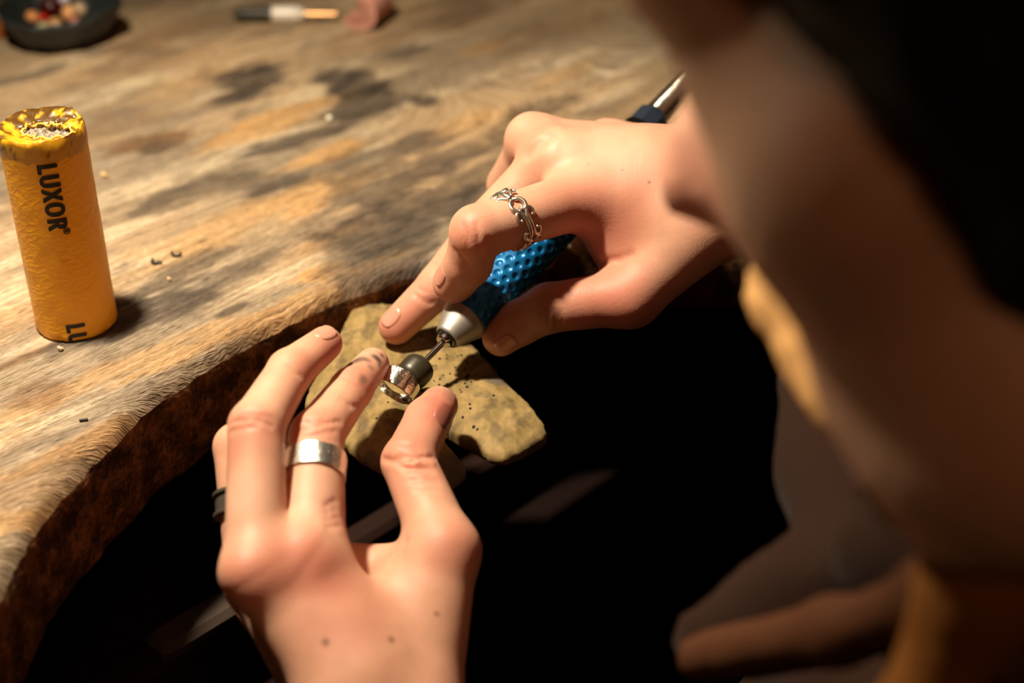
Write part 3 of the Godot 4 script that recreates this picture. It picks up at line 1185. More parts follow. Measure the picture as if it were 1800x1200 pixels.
# words bent round an upright cylinder, read from top to bottom
func lettering(parent: Node3D, words: String, R: float, y0: float, ang: float, tall: float, long: float, floor_at := -1.0) -> void:
	var t := TextMesh.new()
	var f := SystemFont.new()
	f.font_names = PackedStringArray(["Droid Sans"])
	f.font_weight = 700
	t.font = f
	t.text = words
	t.font_size = 64
	t.pixel_size = 0.01
	t.depth = 0.02
	var a := t.surface_get_arrays(0)
	var V: PackedVector3Array = a[Mesh.ARRAY_VERTEX]
	var ix: PackedInt32Array = a[Mesh.ARRAY_INDEX] if a[Mesh.ARRAY_INDEX] != null else PackedInt32Array(range(V.size()))
	var lo := Vector3(1e9, 1e9, 1e9)
	var hi := -lo
	for p in V:
		lo = lo.min(p)
		hi = hi.max(p)
	var s := tall / (hi.y - lo.y) if words != "LUXOR" and words != "LU" else tall / (hi.y - lo.y)
	var st := []
	for k in ix.size() / 3: st.append([V[ix[3 * k]], V[ix[3 * k + 1]], V[ix[3 * k + 2]]])
	var out := PackedVector3Array()
	var sx := s
	if long > 0.0 and words == "LUXOR": sx = long / (hi.x - lo.x)
	elif long > 0.0: sx = s * 0.86
	while st.size():
		var q: Array = st.pop_back()
		var e := [(q[0] - q[1]).abs().y, (q[1] - q[2]).abs().y, (q[2] - q[0]).abs().y]
		var m := 0
		if e[1] > e[m]: m = 1
		if e[2] > e[m]: m = 2
		if e[m] * s > 0.0012:
			var mid: Vector3 = (q[m] + q[(m + 1) % 3]) / 2.0
			st.append([q[m], mid, q[(m + 2) % 3]])
			st.append([mid, q[(m + 1) % 3], q[(m + 2) % 3]])
			continue
		for w in ([Vector2(-0.00017, 0), Vector2(0.00017, 0), Vector2(0, -0.0002), Vector2(0, 0.0002)] if words != "®" else [Vector2.ZERO]):
			for p in q:
				var th: float = w.x / R + ang + (p.y - (lo.y + hi.y) / 2.0) * s / R      # letter tops point to the right
				var r: float = R + 0.00022 + (0.00012 if p.z > 0.0 else -0.0001)
				var y: float = maxf(y0 + w.y - (p.x - lo.x) * sx, floor_at)
				out.append(Vector3(sin(th) * r, y, cos(th) * r))
	var idx := PackedInt32Array(range(out.size()))
	put("lettering", make(out, idx, 20.0), M.ink, parent)

# ------------------------------------------------------------------ hand-held motor and its wheel
func handpiece() -> void:
	var A := Vector3(-0.04155, 0.89823, -0.51129)
	var B := Vector3(0.07280, 0.95823, -0.65373)
	var T := along(A, B - A)
	var o := base("rotary_handpiece", A, T.basis)
	tag(o, "blue dimpled metal rotary handpiece with grey nose cone held in the right hand", "rotary tool")
	var b := Bag.new()
	b.lathe([[0.0045, 0.0224], [0.0055, 0.0219], [0.0060, 0.0223], [0.0063, 0.0230], [0.0084, 0.0282], [0.0104, 0.0330], [0.0109, 0.0337], [0.0109, 0.0346], [0.0090, 0.0348]], 72)
	put("nose_cone", bag_mesh(b, 30.0), M.cone, o)
	b = Bag.new()
	b.lathe([[0.0017, 0.0192], [0.0033, 0.0189], [0.0038, 0.0195], [0.0038, 0.0216], [0.0042, 0.0218], [0.0042, 0.0232], [0.0030, 0.0233]], 40)
	put("collet", bag_mesh(b, 30.0), M.steel, o)
	b = Bag.new()
	b.lathe([[0.0038, 0.0217], [0.0053, 0.0215], [0.0053, 0.0228]], 40)
	put("bearing_seal", bag_mesh(b, 30.0), M.black, o)
	# grip with rows of dimples
	var rows := []
	var na := 168
	var ns := 300
	var s0 := 0.0346
	var s1 := 0.150
	var count := 14
	var pitch := 0.0046
	for j in ns + 1:
		var s := lerpf(s0, s1, float(j) / ns)
		var t := (s - s0) / (s1 - s0)
		var R := 0.0110 + 0.0006 * sin(t * PI) - 0.0008 * exp(-pow((s - 0.056) / 0.009, 2.0))
		if j == 0: R -= 0.0005
		if j == ns: R -= 0.001
		var row := PackedVector3Array()
		for i in na:
			var a := TAU * i / na
			var dip := 0.0
			if s > 0.0375 and s < 0.145:
				var ri := roundf((s - 0.0395) / pitch)
				var off := 0.5 if int(ri) % 2 else 0.0
				var ca := (roundf(a / TAU * count - off) + off) * TAU / count
				var q := Vector2((a - ca) * R, s - 0.0395 - ri * pitch).length()
				dip = 0.00085 * soft(0.0019, 0.0009, q)
			row.append(Vector3(cos(a) * (R - dip), s, sin(a) * (R - dip)))
		rows.append(row)
	b = Bag.new()
	b.grid(rows, true, true, true)
	put("grip", bag_mesh(b, 180.0), M.blue, o)
	b = Bag.new()
	b.lathe([[0.0095, 0.149], [0.0102, 0.151], [0.0100, 0.158], [0.0090, 0.162], [0.0088, 0.171]], 48)
	put("rear_housing", bag_mesh(b, 30.0), M.blue, o)
	b = Bag.new()
	b.lathe([[0.0086, 0.1695], [0.0093, 0.170], [0.0093, 0.1742], [0.0086, 0.1747]], 48)
	put("bright_ring", bag_mesh(b, 30.0), M.steel, o)
	b = Bag.new()
	b.lathe([[0.0088, 0.1740], [0.0088, 0.1850], [0.0078, 0.187], [0.0062, 0.1875]], 8)
	put("hexagonal_sleeve", bag_mesh(b, 20.0), M.dark_steel, o)
	# strain relief spring and cord
	var path := PackedVector3Array()
	for i in 460:
		var a := TAU * i / 20.0
		var s := 0.187 + 0.0375 * i / 460.0
		var r := lerpf(0.0058, 0.0050, i / 460.0)
		path.append(Vector3(cos(a) * r, s, sin(a) * r))
	b = Bag.new()
	b.tube(path, 0.00078, 6)
	put("spring", bag_mesh(b, 180.0), M.silver_worked, o)
	var cord := base("power_cord", Vector3.ZERO)
	tag(cord, "black cord leaving the back of the rotary handpiece", "cord")
	path = smooth_path([T * Vector3(0, 0.197, 0), T * Vector3(0, 0.23, 0), T * Vector3(0, 0.26, 0) + Vector3(0.01, 0.0, 0.0), Vector3(0.19344, 0.96254, -0.75076), Vector3(0.29520, 0.92642, -0.77535), Vector3(0.62, 0.9045, -0.75)], 10)
	b = Bag.new()
	b.tube(path, 0.0036, 12)
	put("cable", bag_mesh(b, 180.0), M.black, cord)
	# wheel on its shank
	var w := base("rotary_bur", A, T.basis)
	tag(w, "olive-grey rubber polishing bur on a steel shank touching the held ring", "polishing bur")
	b = Bag.new()
	b.lathe([[0.0, -0.0064], [0.0030, -0.0063], [0.0048, -0.0059], [0.0061, -0.0049], [0.0069, -0.0035], [0.0072, -0.0018], [0.0072, 0.0018], [0.0070, 0.0032], [0.0064, 0.0045], [0.0053, 0.0055], [0.0038, 0.0060], [0.0016, 0.0060]], 56)
	put("barrel", bag_mesh(b, 25.0), M.rubber, w)
	b = Bag.new()
	b.lathe([[0.00135, 0.004], [0.00135, 0.0215]], 24)
	put("shank", bag_mesh(b, 30.0), M.steel, w)

# ------------------------------------------------------------------ rings
# flat band about axis d
func band(at: Vector3, d: Vector3, r_in: float, thick: float, wide: float, wob := 0.0, oval := 1.0, m: Material = null, called := "band", parent: Node = null, near := Vector3.ZERO, w_far := 0.0) -> MeshInstance3D:
	var T := along(at, d)
	var n := noise(220.0, 91, 2)
	var rows := []
	var w := wide / 2.0
	var c := 0.0003
	for p in [[r_in, -w + c], [r_in + c, -w], [r_in + thick - c, -w], [r_in + thick, -w + c], [r_in + thick, -w * 0.5], [r_in + thick, 0.0], [r_in + thick, w * 0.5], [r_in + thick, w - c], [r_in + thick - c, w], [r_in + c, w], [r_in, w - c], [r_in, 0.0], [r_in, -w + c]]:
		var row := PackedVector3Array()
		for i in 128:
			var a := TAU * i / 128
			var r: float = p[0]
			if r > r_in + c * 1.5: r += wob * n.get_noise_3d(cos(a) * 0.01, p[1] * 0.8, sin(a) * 0.01)
			var y: float = p[1]
			if w_far > 0.0:   # narrower on the side away from near, level at the far end of the axis
				var s := 0.5 + 0.5 * (T.basis * Vector3(cos(a), 0, sin(a))).dot(near)
				y = w - (w - y) * lerpf(w_far / wide, 1.0, s)
			row.append(T * Vector3(cos(a) * r, y + wob * 0.7 * n.get_noise_2d(cos(a) * 0.008, sin(a) * 0.008 + signf(p[1])), sin(a) * r * oval))
		rows.append(row)
	var b := Bag.new()
	b.grid(rows, true)
	return put(called, bag_mesh(b, 40.0), m, parent)

func rings() -> void:
	tag(band(Vector3(-0.04792, 0.90034, -0.49846), Vector3(-0.46876, -0.47581, 0.74422), 0.0083, 0.0010, 0.0082, 0.00022, 1.0, M.silver_worked, "workpiece_ring", null, Vector3(0.24038, 0.74202, 0.62580), 0.0034), "bright hammered silver band being ground, pinched between left index finger and thumb", "ring")
	tag(band(Vector3(-0.07480, 0.90689, -0.43158), Vector3(-0.01378, 0.36097, -0.93248), 0.01100, 0.0012, 0.0094, 0.00025, 1.0, M.silver, "silver_ring"), "wide plain hammered silver ring worn on the left index finger", "ring")
	# engraved curls on the silver ring
	var rc := Vector3(-0.07480, 0.90689, -0.43158)
	var ra := Vector3(-0.01378, 0.36097, -0.93248)
	var rf := Vector3(0.15228, 0.92244, 0.35484)
	var rs := ra.cross(rf)
	var owner: Node = get_node("silver_ring")
	for q in [[-0.72, 0.0, 0.0013], [-0.55, 0.0009, 0.0009], [0.50, 0.0006, 0.0011], [0.66, -0.0008, 0.0011], [0.78, 0.0010, 0.0009], [0.12, -0.0016, 0.0007]]:
		var pts := PackedVector3Array()
		for k in 15:
			var t: float = TAU * 0.85 * k / 14.0 + q[0] * 4.0
			var a: float = q[0] + cos(t) * q[2] / (0.01100 + 0.0012)
			pts.append(rc + (rf * cos(a) + rs * sin(a)) * (0.01100 + 0.00122) + ra * (q[1] + sin(t) * q[2]))
		var b := Bag.new()
		b.tube(pts, 0.00016, 6)
		put("engraving", bag_mesh(b, 180.0), M.dark_ring, owner)
	var o := base("dark_ring", Vector3(-0.10268, 0.89037, -0.42998))
	tag(o, "dark oxidised ring with raised rims worn on the left ring finger", "ring")
	band(Vector3.ZERO, Vector3(-0.10938, 0.58276, -0.80525), 0.00985, 0.0012, 0.0062, 0.0001, 1.0, M.dark_ring, "band", o)
	for s in [-1, 1]:
		band(Vector3(-0.10938, 0.58276, -0.80525) * (s * 0.0040), Vector3(-0.10938, 0.58276, -0.80525), 0.00985, 0.0022, 0.0017, 0.0, 1.0, M.dark_ring, "rim", o)
	filigree()

func filigree() -> void:
	var c := Vector3(0.00023, 0.95728, -0.53801)
	var ax := Vector3(0.72763, 0.25256, -0.63779)
	var R := 0.01243
	var front := Vector3(0.36897, 0.63971, 0.67426)      # where on the finger the ornament is centred
	front = (front - ax * front.dot(ax)).normalized()
	var side := ax.cross(front)
	var o := base("filigree_ring", c)
	tag(o, "antique silver openwork ring with scrolls and a lily ornament worn on the right index finger", "ring")
	# u runs round the finger in millimetres, v along it
	var lay := func(pts: Array) -> PackedVector3Array:
		var out := []
		for p in pts:
			var a: float = p.x / (R * 1000.0)
			out.append((front * cos(a) + side * sin(a)) * (R + 0.0002 + (p.z * 0.001 if p is Vector3 else 0.0)) + ax * (p.y * 0.001))
		return smooth_path(out, 7)
	var wire := func(called: String, pts: Array, r: float) -> void:
		var b := Bag.new()
		var path: PackedVector3Array = lay.call(pts)
		var rad := PackedFloat32Array()
		for i in path.size():
			var t := float(i) / (path.size() - 1)
			rad.append(r * 1.0 * (0.72 + 0.5 * sin(t * PI)))
		b.tube(path, rad, 9)
		put(called, bag_mesh(b, 180.0), M.antique, o)
	var circ := TAU * R * 1000.0
	var step := circ / 6.0
	for k in 6:
		var u := 5.5 + step * k
		if k == 5:   # the lily: three petals, a clasp and two curls
			for s in [-1.0, 1.0]:
				wire.call("petal", [Vector2(u + 0.50, 0.2 * s), Vector2(u - 1.89, 1.6 * s), Vector2(u - 4.03, 3.2 * s), Vector2(u - 4.28, 4.4 * s), Vector2(u - 2.77, 4.7 * s)], 0.00075)
				wire.call("curl", [Vector2(u - 2.02, 0.2 * s), Vector2(u + 0.50, 0.9 * s), Vector2(u + 1.51, 2.6 * s), Vector2(u + 4.03, 3.3 * s), Vector2(u + 6.30, 2.2 * s), Vector2(u + 6.17, 0.8 * s), Vector2(u + 4.54, 0.9 * s)], 0.00085)
			wire.call("petal", [Vector2(u - 0.25, 0.0), Vector2(u - 2.52, 0.0), Vector2(u - 5.04, 0.0), Vector2(u - 7.31, 0.0)], 0.0010)
			wire.call("clasp", [Vector3(u - 0.76, -1.7, 0.4), Vector3(u - 1.01, 0.0, 1.0), Vector3(u - 0.76, 1.7, 0.4)], 0.00055)
		elif k % 2 == 0:   # two scrolls back to back
			for s in [-1.0, 1.0]:
				wire.call("scroll", [Vector2(u - 3.15, 2.5 * s), Vector2(u - 2.90, 3.6 * s), Vector2(u - 4.54, 4.2 * s), Vector2(u - 6.30, 3.3 * s), Vector2(u - 6.05, 1.6 * s), Vector2(u - 3.28, 0.75 * s), Vector2(u, 0.65 * s), Vector2(u + 3.28, 0.75 * s), Vector2(u + 6.05, 1.6 * s), Vector2(u + 6.30, 3.3 * s), Vector2(u + 4.54, 4.2 * s), Vector2(u + 2.90, 3.6 * s), Vector2(u + 3.15, 2.5 * s)], 0.00078)
		else:              # a heart
			for s in [-1.0, 1.0]:
				wire.call("heart", [Vector2(u + 1.51, 1.0 * s), Vector2(u + 0.50, 2.0 * s), Vector2(u - 1.26, 1.9 * s), Vector2(u - 2.02, 0.9 * s), Vector2(u - 4.03, 0.8 * s), Vector2(u - 5.42, 2.2 * s), Vector2(u - 3.78, 3.9 * s), Vector2(u - 0.25, 4.1 * s), Vector2(u + 3.53, 2.8 * s), Vector2(u + 5.80, 0.5 * s)], 0.00078)

# ------------------------------------------------------------------ things at the back of the bench
func far_things() -> void:
	var at := Vector3(-0.29978, 0.90000, -0.91340)
	var o := base("stone_bowl", at)
	tag(o, "small dark stone bowl full of beads at the back left of the bench", "bowl")
	var n := noise(60.0, 101, 3)
	var b := Bag.new()
	b.lathe([[0.0, 0.0], [0.018, 0.0], [0.022, 0.001], [0.030, 0.006], [0.0365, 0.014], [0.0395, 0.0215], [0.0395, 0.0235], [0.038, 0.0243], [0.036, 0.0232], [0.031, 0.0150], [0.022, 0.0095], [0.010, 0.0080], [0.0, 0.0078]], 80, Transform3D(), func(q, a):
		var k := 1.0 + 0.05 * n.get_noise_3dv(q) + 0.03 * cos(a * 3.0 + 1.0)
		return Vector3(q.x * k, q.y * (1.0 + 0.05 * cos(a * 2.0)) + (0.0016 * n.get_noise_3dv(q * 2.0) if q.y > 0.003 else 0.0), q.z * k))
	put("bowl", bag_mesh(b, 60.0), M.stone, o)
	var beads := [
		["bead", -0.006, 0.0205, -0.004, 0.0072, Color(0.24, 0.015, 0.01), 0.12, "large dark red glass bead lying on top in the stone bowl", 1.0],
		["bead", -0.008, 0.0185, 0.0085, 0.0026, Color(0.75, 0.06, 0.02), 0.2, "tiny bright red bead in front of the dark red one in the stone bowl", 0.9],
		["bead", -0.0165, 0.0170, 0.004, 0.0050, Color(0.78, 0.52, 0.30), 0.5, "tan bead at the left side of the stone bowl", 0.8],
		["bead", 0.006, 0.0185, 0.000, 0.0055, Color(0.86, 0.63, 0.40), 0.5, "pale tan elongated bead right of the dark red one in the stone bowl", 0.7],
		["bead", 0.0115, 0.0180, -0.008, 0.0052, Color(0.70, 0.60, 0.48), 0.5, "cream bead at the back right inside the stone bowl", 0.9],
		["bead", 0.0020, 0.0135, 0.0170, 0.0046, Color(0.62, 0.62, 0.54), 0.25, "small clear grey bead by the front rim of the stone bowl", 0.9],
		["bead", -0.0065, 0.0135, 0.0165, 0.0048, Color(0.66, 0.66, 0.5), 0.3, "small pale greenish bead by the front rim of the stone bowl", 0.9],
		["bead", 0.0120, 0.0150, 0.0070, 0.0040, Color(0.62, 0.36, 0.28), 0.4, "small pinkish bead at the right side of the stone bowl", 0.9],
		["bead", 0.0015, 0.0245, -0.012, 0.0045, Color(0.86, 0.80, 0.84), 0.25, "white bead at the back of the stone bowl, cut by the photo's top edge", 0.8],
		["bead", -0.0015, 0.0135, 0.0090, 0.0055, Color(0.72, 0.50, 0.30), 0.5, "tan bead in the middle of the stone bowl below the tiny red bead", 0.8]]
	for q in beads:
		var bd := Bag.new()
		var prof := []
		for k in 17:
			var a := PI * k / 16.0
			prof.append([maxf(q[4] * sin(a), 0.0009), -q[4] * q[8] * cos(a)])
		prof.append([0.0009, prof[0][1]])
		prof = prof.slice(0, 17)
		bd.lathe(prof, 28, Transform3D(Basis(Vector3(0.3, 0.5, 0.8).normalized(), q[1] * 90.0 + 0.8), Vector3.ZERO))
		var e := put(q[0], bag_mesh(bd, 60.0), mat(q[5], q[6]))
		e.position = at + Vector3(q[1], q[2], q[3])
		tag(e, q[7], "bead", "beads in the stone bowl")
	var od := Bag.new()
	od.lathe([[0.0, 0.0], [0.012, 0.0], [0.0135, 0.001], [0.0135, 0.006], [0.012, 0.0072], [0.0, 0.0072]], 40)
	var oc := put("felt_disc", bag_mesh(od, 30.0), mat(Color(0.62, 0.33, 0.08), 0.8))
	oc.position = Vector3(-0.35196, 0.90000, -0.92216)
	tag(oc, "orange-brown felt disc left of the stone bowl, cut by the photo's left edge", "disc")

	# a short tool lying on the bench
	var a0 := Vector3(-0.19080, 0.90000, -0.94928) + Vector3(0, 0.0052, 0)
	var a1 := Vector3(-0.12014, 0.90000, -0.94928) + Vector3(0, 0.0052, 0)
	var T := along(a0, a1 - a0)
	var L := (a1 - a0).length()
	o = base("pin_vise", a0, T.basis)
	tag(o, "short hand tool with dark handle, pale collar and thin brass shank lying at the back", "hand tool")
	b = Bag.new()
	b.lathe([[0.0, 0.0], [0.0036, 0.0002], [0.0044, 0.002], [0.0046, L * 0.1], [0.0050, L * 0.2], [0.0050, L * 0.37]], 32)
	put("handle", bag_mesh(b), M.handle_dark, o)
	b = Bag.new()
	b.lathe([[0.0050, L * 0.365], [0.0056, L * 0.37], [0.0058, L * 0.42], [0.0058, L * 0.56], [0.0052, L * 0.63], [0.0036, L * 0.68], [0.0022, L * 0.69]], 40)
	put("collar", bag_mesh(b), M.band_white, o)
	b = Bag.new()
	b.lathe([[0.0019, L * 0.68], [0.0019, L * 0.985], [0.0015, L], [0.0, L]], 20)
	put("shank", bag_mesh(b), M.brass, o)

	# curled strip of pink leather
	var p0 := Vector3(-0.10649, 0.90000, -0.96333)
	var p1 := Vector3(-0.08104, 0.90000, -0.95160)
	var ex := (p1 - p0).normalized()
	var ez := ex.cross(Vector3.UP).normalized()
	var prof := []
	for q in [[0.0, 0.0055], [0.004, 0.0022], [0.010, 0.0008], [0.017, 0.0018], [0.0225, 0.0055], [0.0245, 0.011], [0.0225, 0.0175], [0.017, 0.0215], [0.010, 0.0235]]: prof.append(Vector3(q[0], q[1], 0.0))
	var mid := smooth_path(prof, 6)
	var rows := []
	for side in [1, -1]:
		pass
	var outer := []
	var inner := []
	for i in mid.size():
		var d := (mid[mini(i + 1, mid.size() - 1)] - mid[maxi(i - 1, 0)]).normalized()
		var nn := Vector3(-d.y, d.x, 0) * 0.0009
		outer.append(mid[i] - nn)
		inner.append(mid[i] + nn)
	inner.reverse()
	var ring := outer + inner
	for k in 9:
		var t := k / 8.0
		var row := PackedVector3Array()
		for p in ring: row.append(p0 + ex * (p.x + 0.003 * t) + Vector3(0, p.y * (1.0 + 0.1 * sin(t * 3.0)), 0) + ez * (t * 0.030 - 0.004))
		rows.append(row)
	b = Bag.new()
	b.grid(rows, true, true, true)
	var pk := put("leather_strip", bag_mesh(b, 40.0), M.pink)
	tag(pk, "curled strip of pale pink leather at the back edge of the picture", "leather strip")

# ------------------------------------------------------------------ filings and crumbs on the bench
func crumbs() -> void:
	var list := [
		["metal_curl", Vector3(-0.17193, 0.90000, -0.60414), "black metal curl on the bench, the nearer to the yellow bar of two", [Vector3(-0.002, 0.0018, -0.0015), Vector3(-0.0022, 0.0008, 0.0), Vector3(-0.0006, 0.0008, 0.0012), Vector3(0.001, 0.0008, 0.0007), Vector3(0.0026, 0.001, 0.0003)], 0.0008, M.black],
		["metal_curl", Vector3(-0.16405, 0.90000, -0.61162), "black metal curl on the bench, the one farther from the yellow bar", [Vector3(-0.0022, 0.0018, -0.0014), Vector3(-0.0016, 0.0008, 0.0003), Vector3(0.0, 0.0008, 0.0011), Vector3(0.0018, 0.001, 0.0007), Vector3(0.0024, 0.0018, -0.0004)], 0.00075, M.black],
		["metal_chip", Vector3(-0.17284, 0.90000, -0.60586) + Vector3(-0.02, 0, 0.075), "dark sliver lying near the front edge of the bench", [Vector3(-0.0016, 0.0006, 0.0), Vector3(0.0, 0.0007, -0.0004), Vector3(0.0016, 0.0006, -0.0008)], 0.00065, M.black]]
	list[2][1] = Vector3(-0.17360, 0.90000, -0.47157)
	for q in list:
		var b := Bag.new()
		b.tube(smooth_path(q[3], 5), q[4], 7)
		var o := put(q[0], bag_mesh(b, 180.0), q[5])
		o.position = q[1]
		tag(o, q[2], "metal shaving")
	for q in [["glass_bead", Vector3(-0.10735, 0.90000, -0.77777), 0.0021, Color(0.85, 0.83, 0.74), "tiny pale glass bead on the dark streak in the middle of the bench", "bead"], ["glass_bead", Vector3(-0.01149, 0.90000, -0.68292), 0.0017, Color(0.75, 0.72, 0.66), "tiny grey bead beside the right middle finger below the lily ring", "bead"], ["wood_crumb", Vector3(-0.22065, 0.90000, -0.70040), 0.0018, Color(0.85, 0.72, 0.5), "pale crumb right of the yellow bar", "crumb"], ["wood_crumb", Vector3(-0.16244, 0.90000, -0.58740), 0.0011, Color(0.85, 0.74, 0.54), "tiny pale crumb below the two black curls", "crumb"], ["wood_crumb", Vector3(-0.19731, 0.90000, -0.52540), 0.0013, Color(0.8, 0.72, 0.6), "tiny whitish crumb just in front of the yellow bar", "crumb"]]:
		var b := Bag.new()
		var prof := []
		for k in 11: prof.append([maxf(q[2] * sin(PI * k / 10.0), 0.00002), q[2] * 0.8 - q[2] * 0.8 * cos(PI * k / 10.0)])
		var n := noise(500.0, 5, 2)
		b.lathe(prof, 16, Transform3D(), func(p, a): return p * (1.0 + (0.35 * n.get_noise_3dv(p) if q[5] == "crumb" else 0.0)))
		var o := put(q[0], bag_mesh(b, 60.0), mat(q[3], 0.25 if q[5] == "bead" else 0.8))
		o.position = q[1]
		tag(o, q[4], q[5])

# ------------------------------------------------------------------ the lamp over the bench, above the picture
func bench_lamp(at: Vector3, to: Vector3) -> void:
	var o := base("bench_lamp", Vector3(-0.62, TOP, -0.62))
	tag(o, "jointed bench lamp with a metal shade shining down on the work from the left", "lamp")
	var b := Bag.new()
	b.lathe([[0.0, 0.0], [0.075, 0.0], [0.078, 0.004], [0.075, 0.016], [0.02, 0.022], [0.012, 0.03], [0.0, 0.03]], 48)
	put("base", bag_mesh(b), M.lamp_metal, o)
	var up := (at - to).normalized()
	var head := at + up * 0.075 - o.position
	b = Bag.new()
	b.tube(PackedVector3Array([Vector3(0, 0.02, 0), Vector3(-0.06, 0.40, 0.02)]), 0.007, 12)
	b.tube(PackedVector3Array([Vector3(-0.06, 0.40, 0.02), Vector3(0.0, 0.60, 0.06)]), 0.007, 12)
	b.tube(PackedVector3Array([Vector3(0.0, 0.60, 0.06), head + up * 0.02]), 0.006, 12)
	put("arm", bag_mesh(b, 180.0), M.lamp_metal, o)
	var T := along(at - o.position, up)
	b = Bag.new()
	b.lathe([[0.065, -0.077], [0.067, -0.079], [0.069, -0.077], [0.066, 0.0], [0.055, 0.045], [0.025, 0.070], [0.018, 0.10], [0.0, 0.10], [0.0, 0.098], [0.016, 0.098], [0.022, 0.068], [0.052, 0.043], [0.063, 0.0], [0.065, -0.077]], 56, T, null, false)
	put("shade", bag_mesh(b), M.lamp_metal, o)
	var gl := mat(Color(0.9, 0.9, 0.85), 0.5)
	gl.emission_enabled = true
	gl.emission = Color(1.0, 0.86, 0.68)
	gl.emission_energy_multiplier = 6.0
	b = Bag.new()
	b.lathe([[0.0, 0.003], [0.024, 0.003], [0.028, 0.008], [0.026, 0.03], [0.0, 0.034]], 48, T)
	put("lamp_diffuser", bag_mesh(b), gl, o)

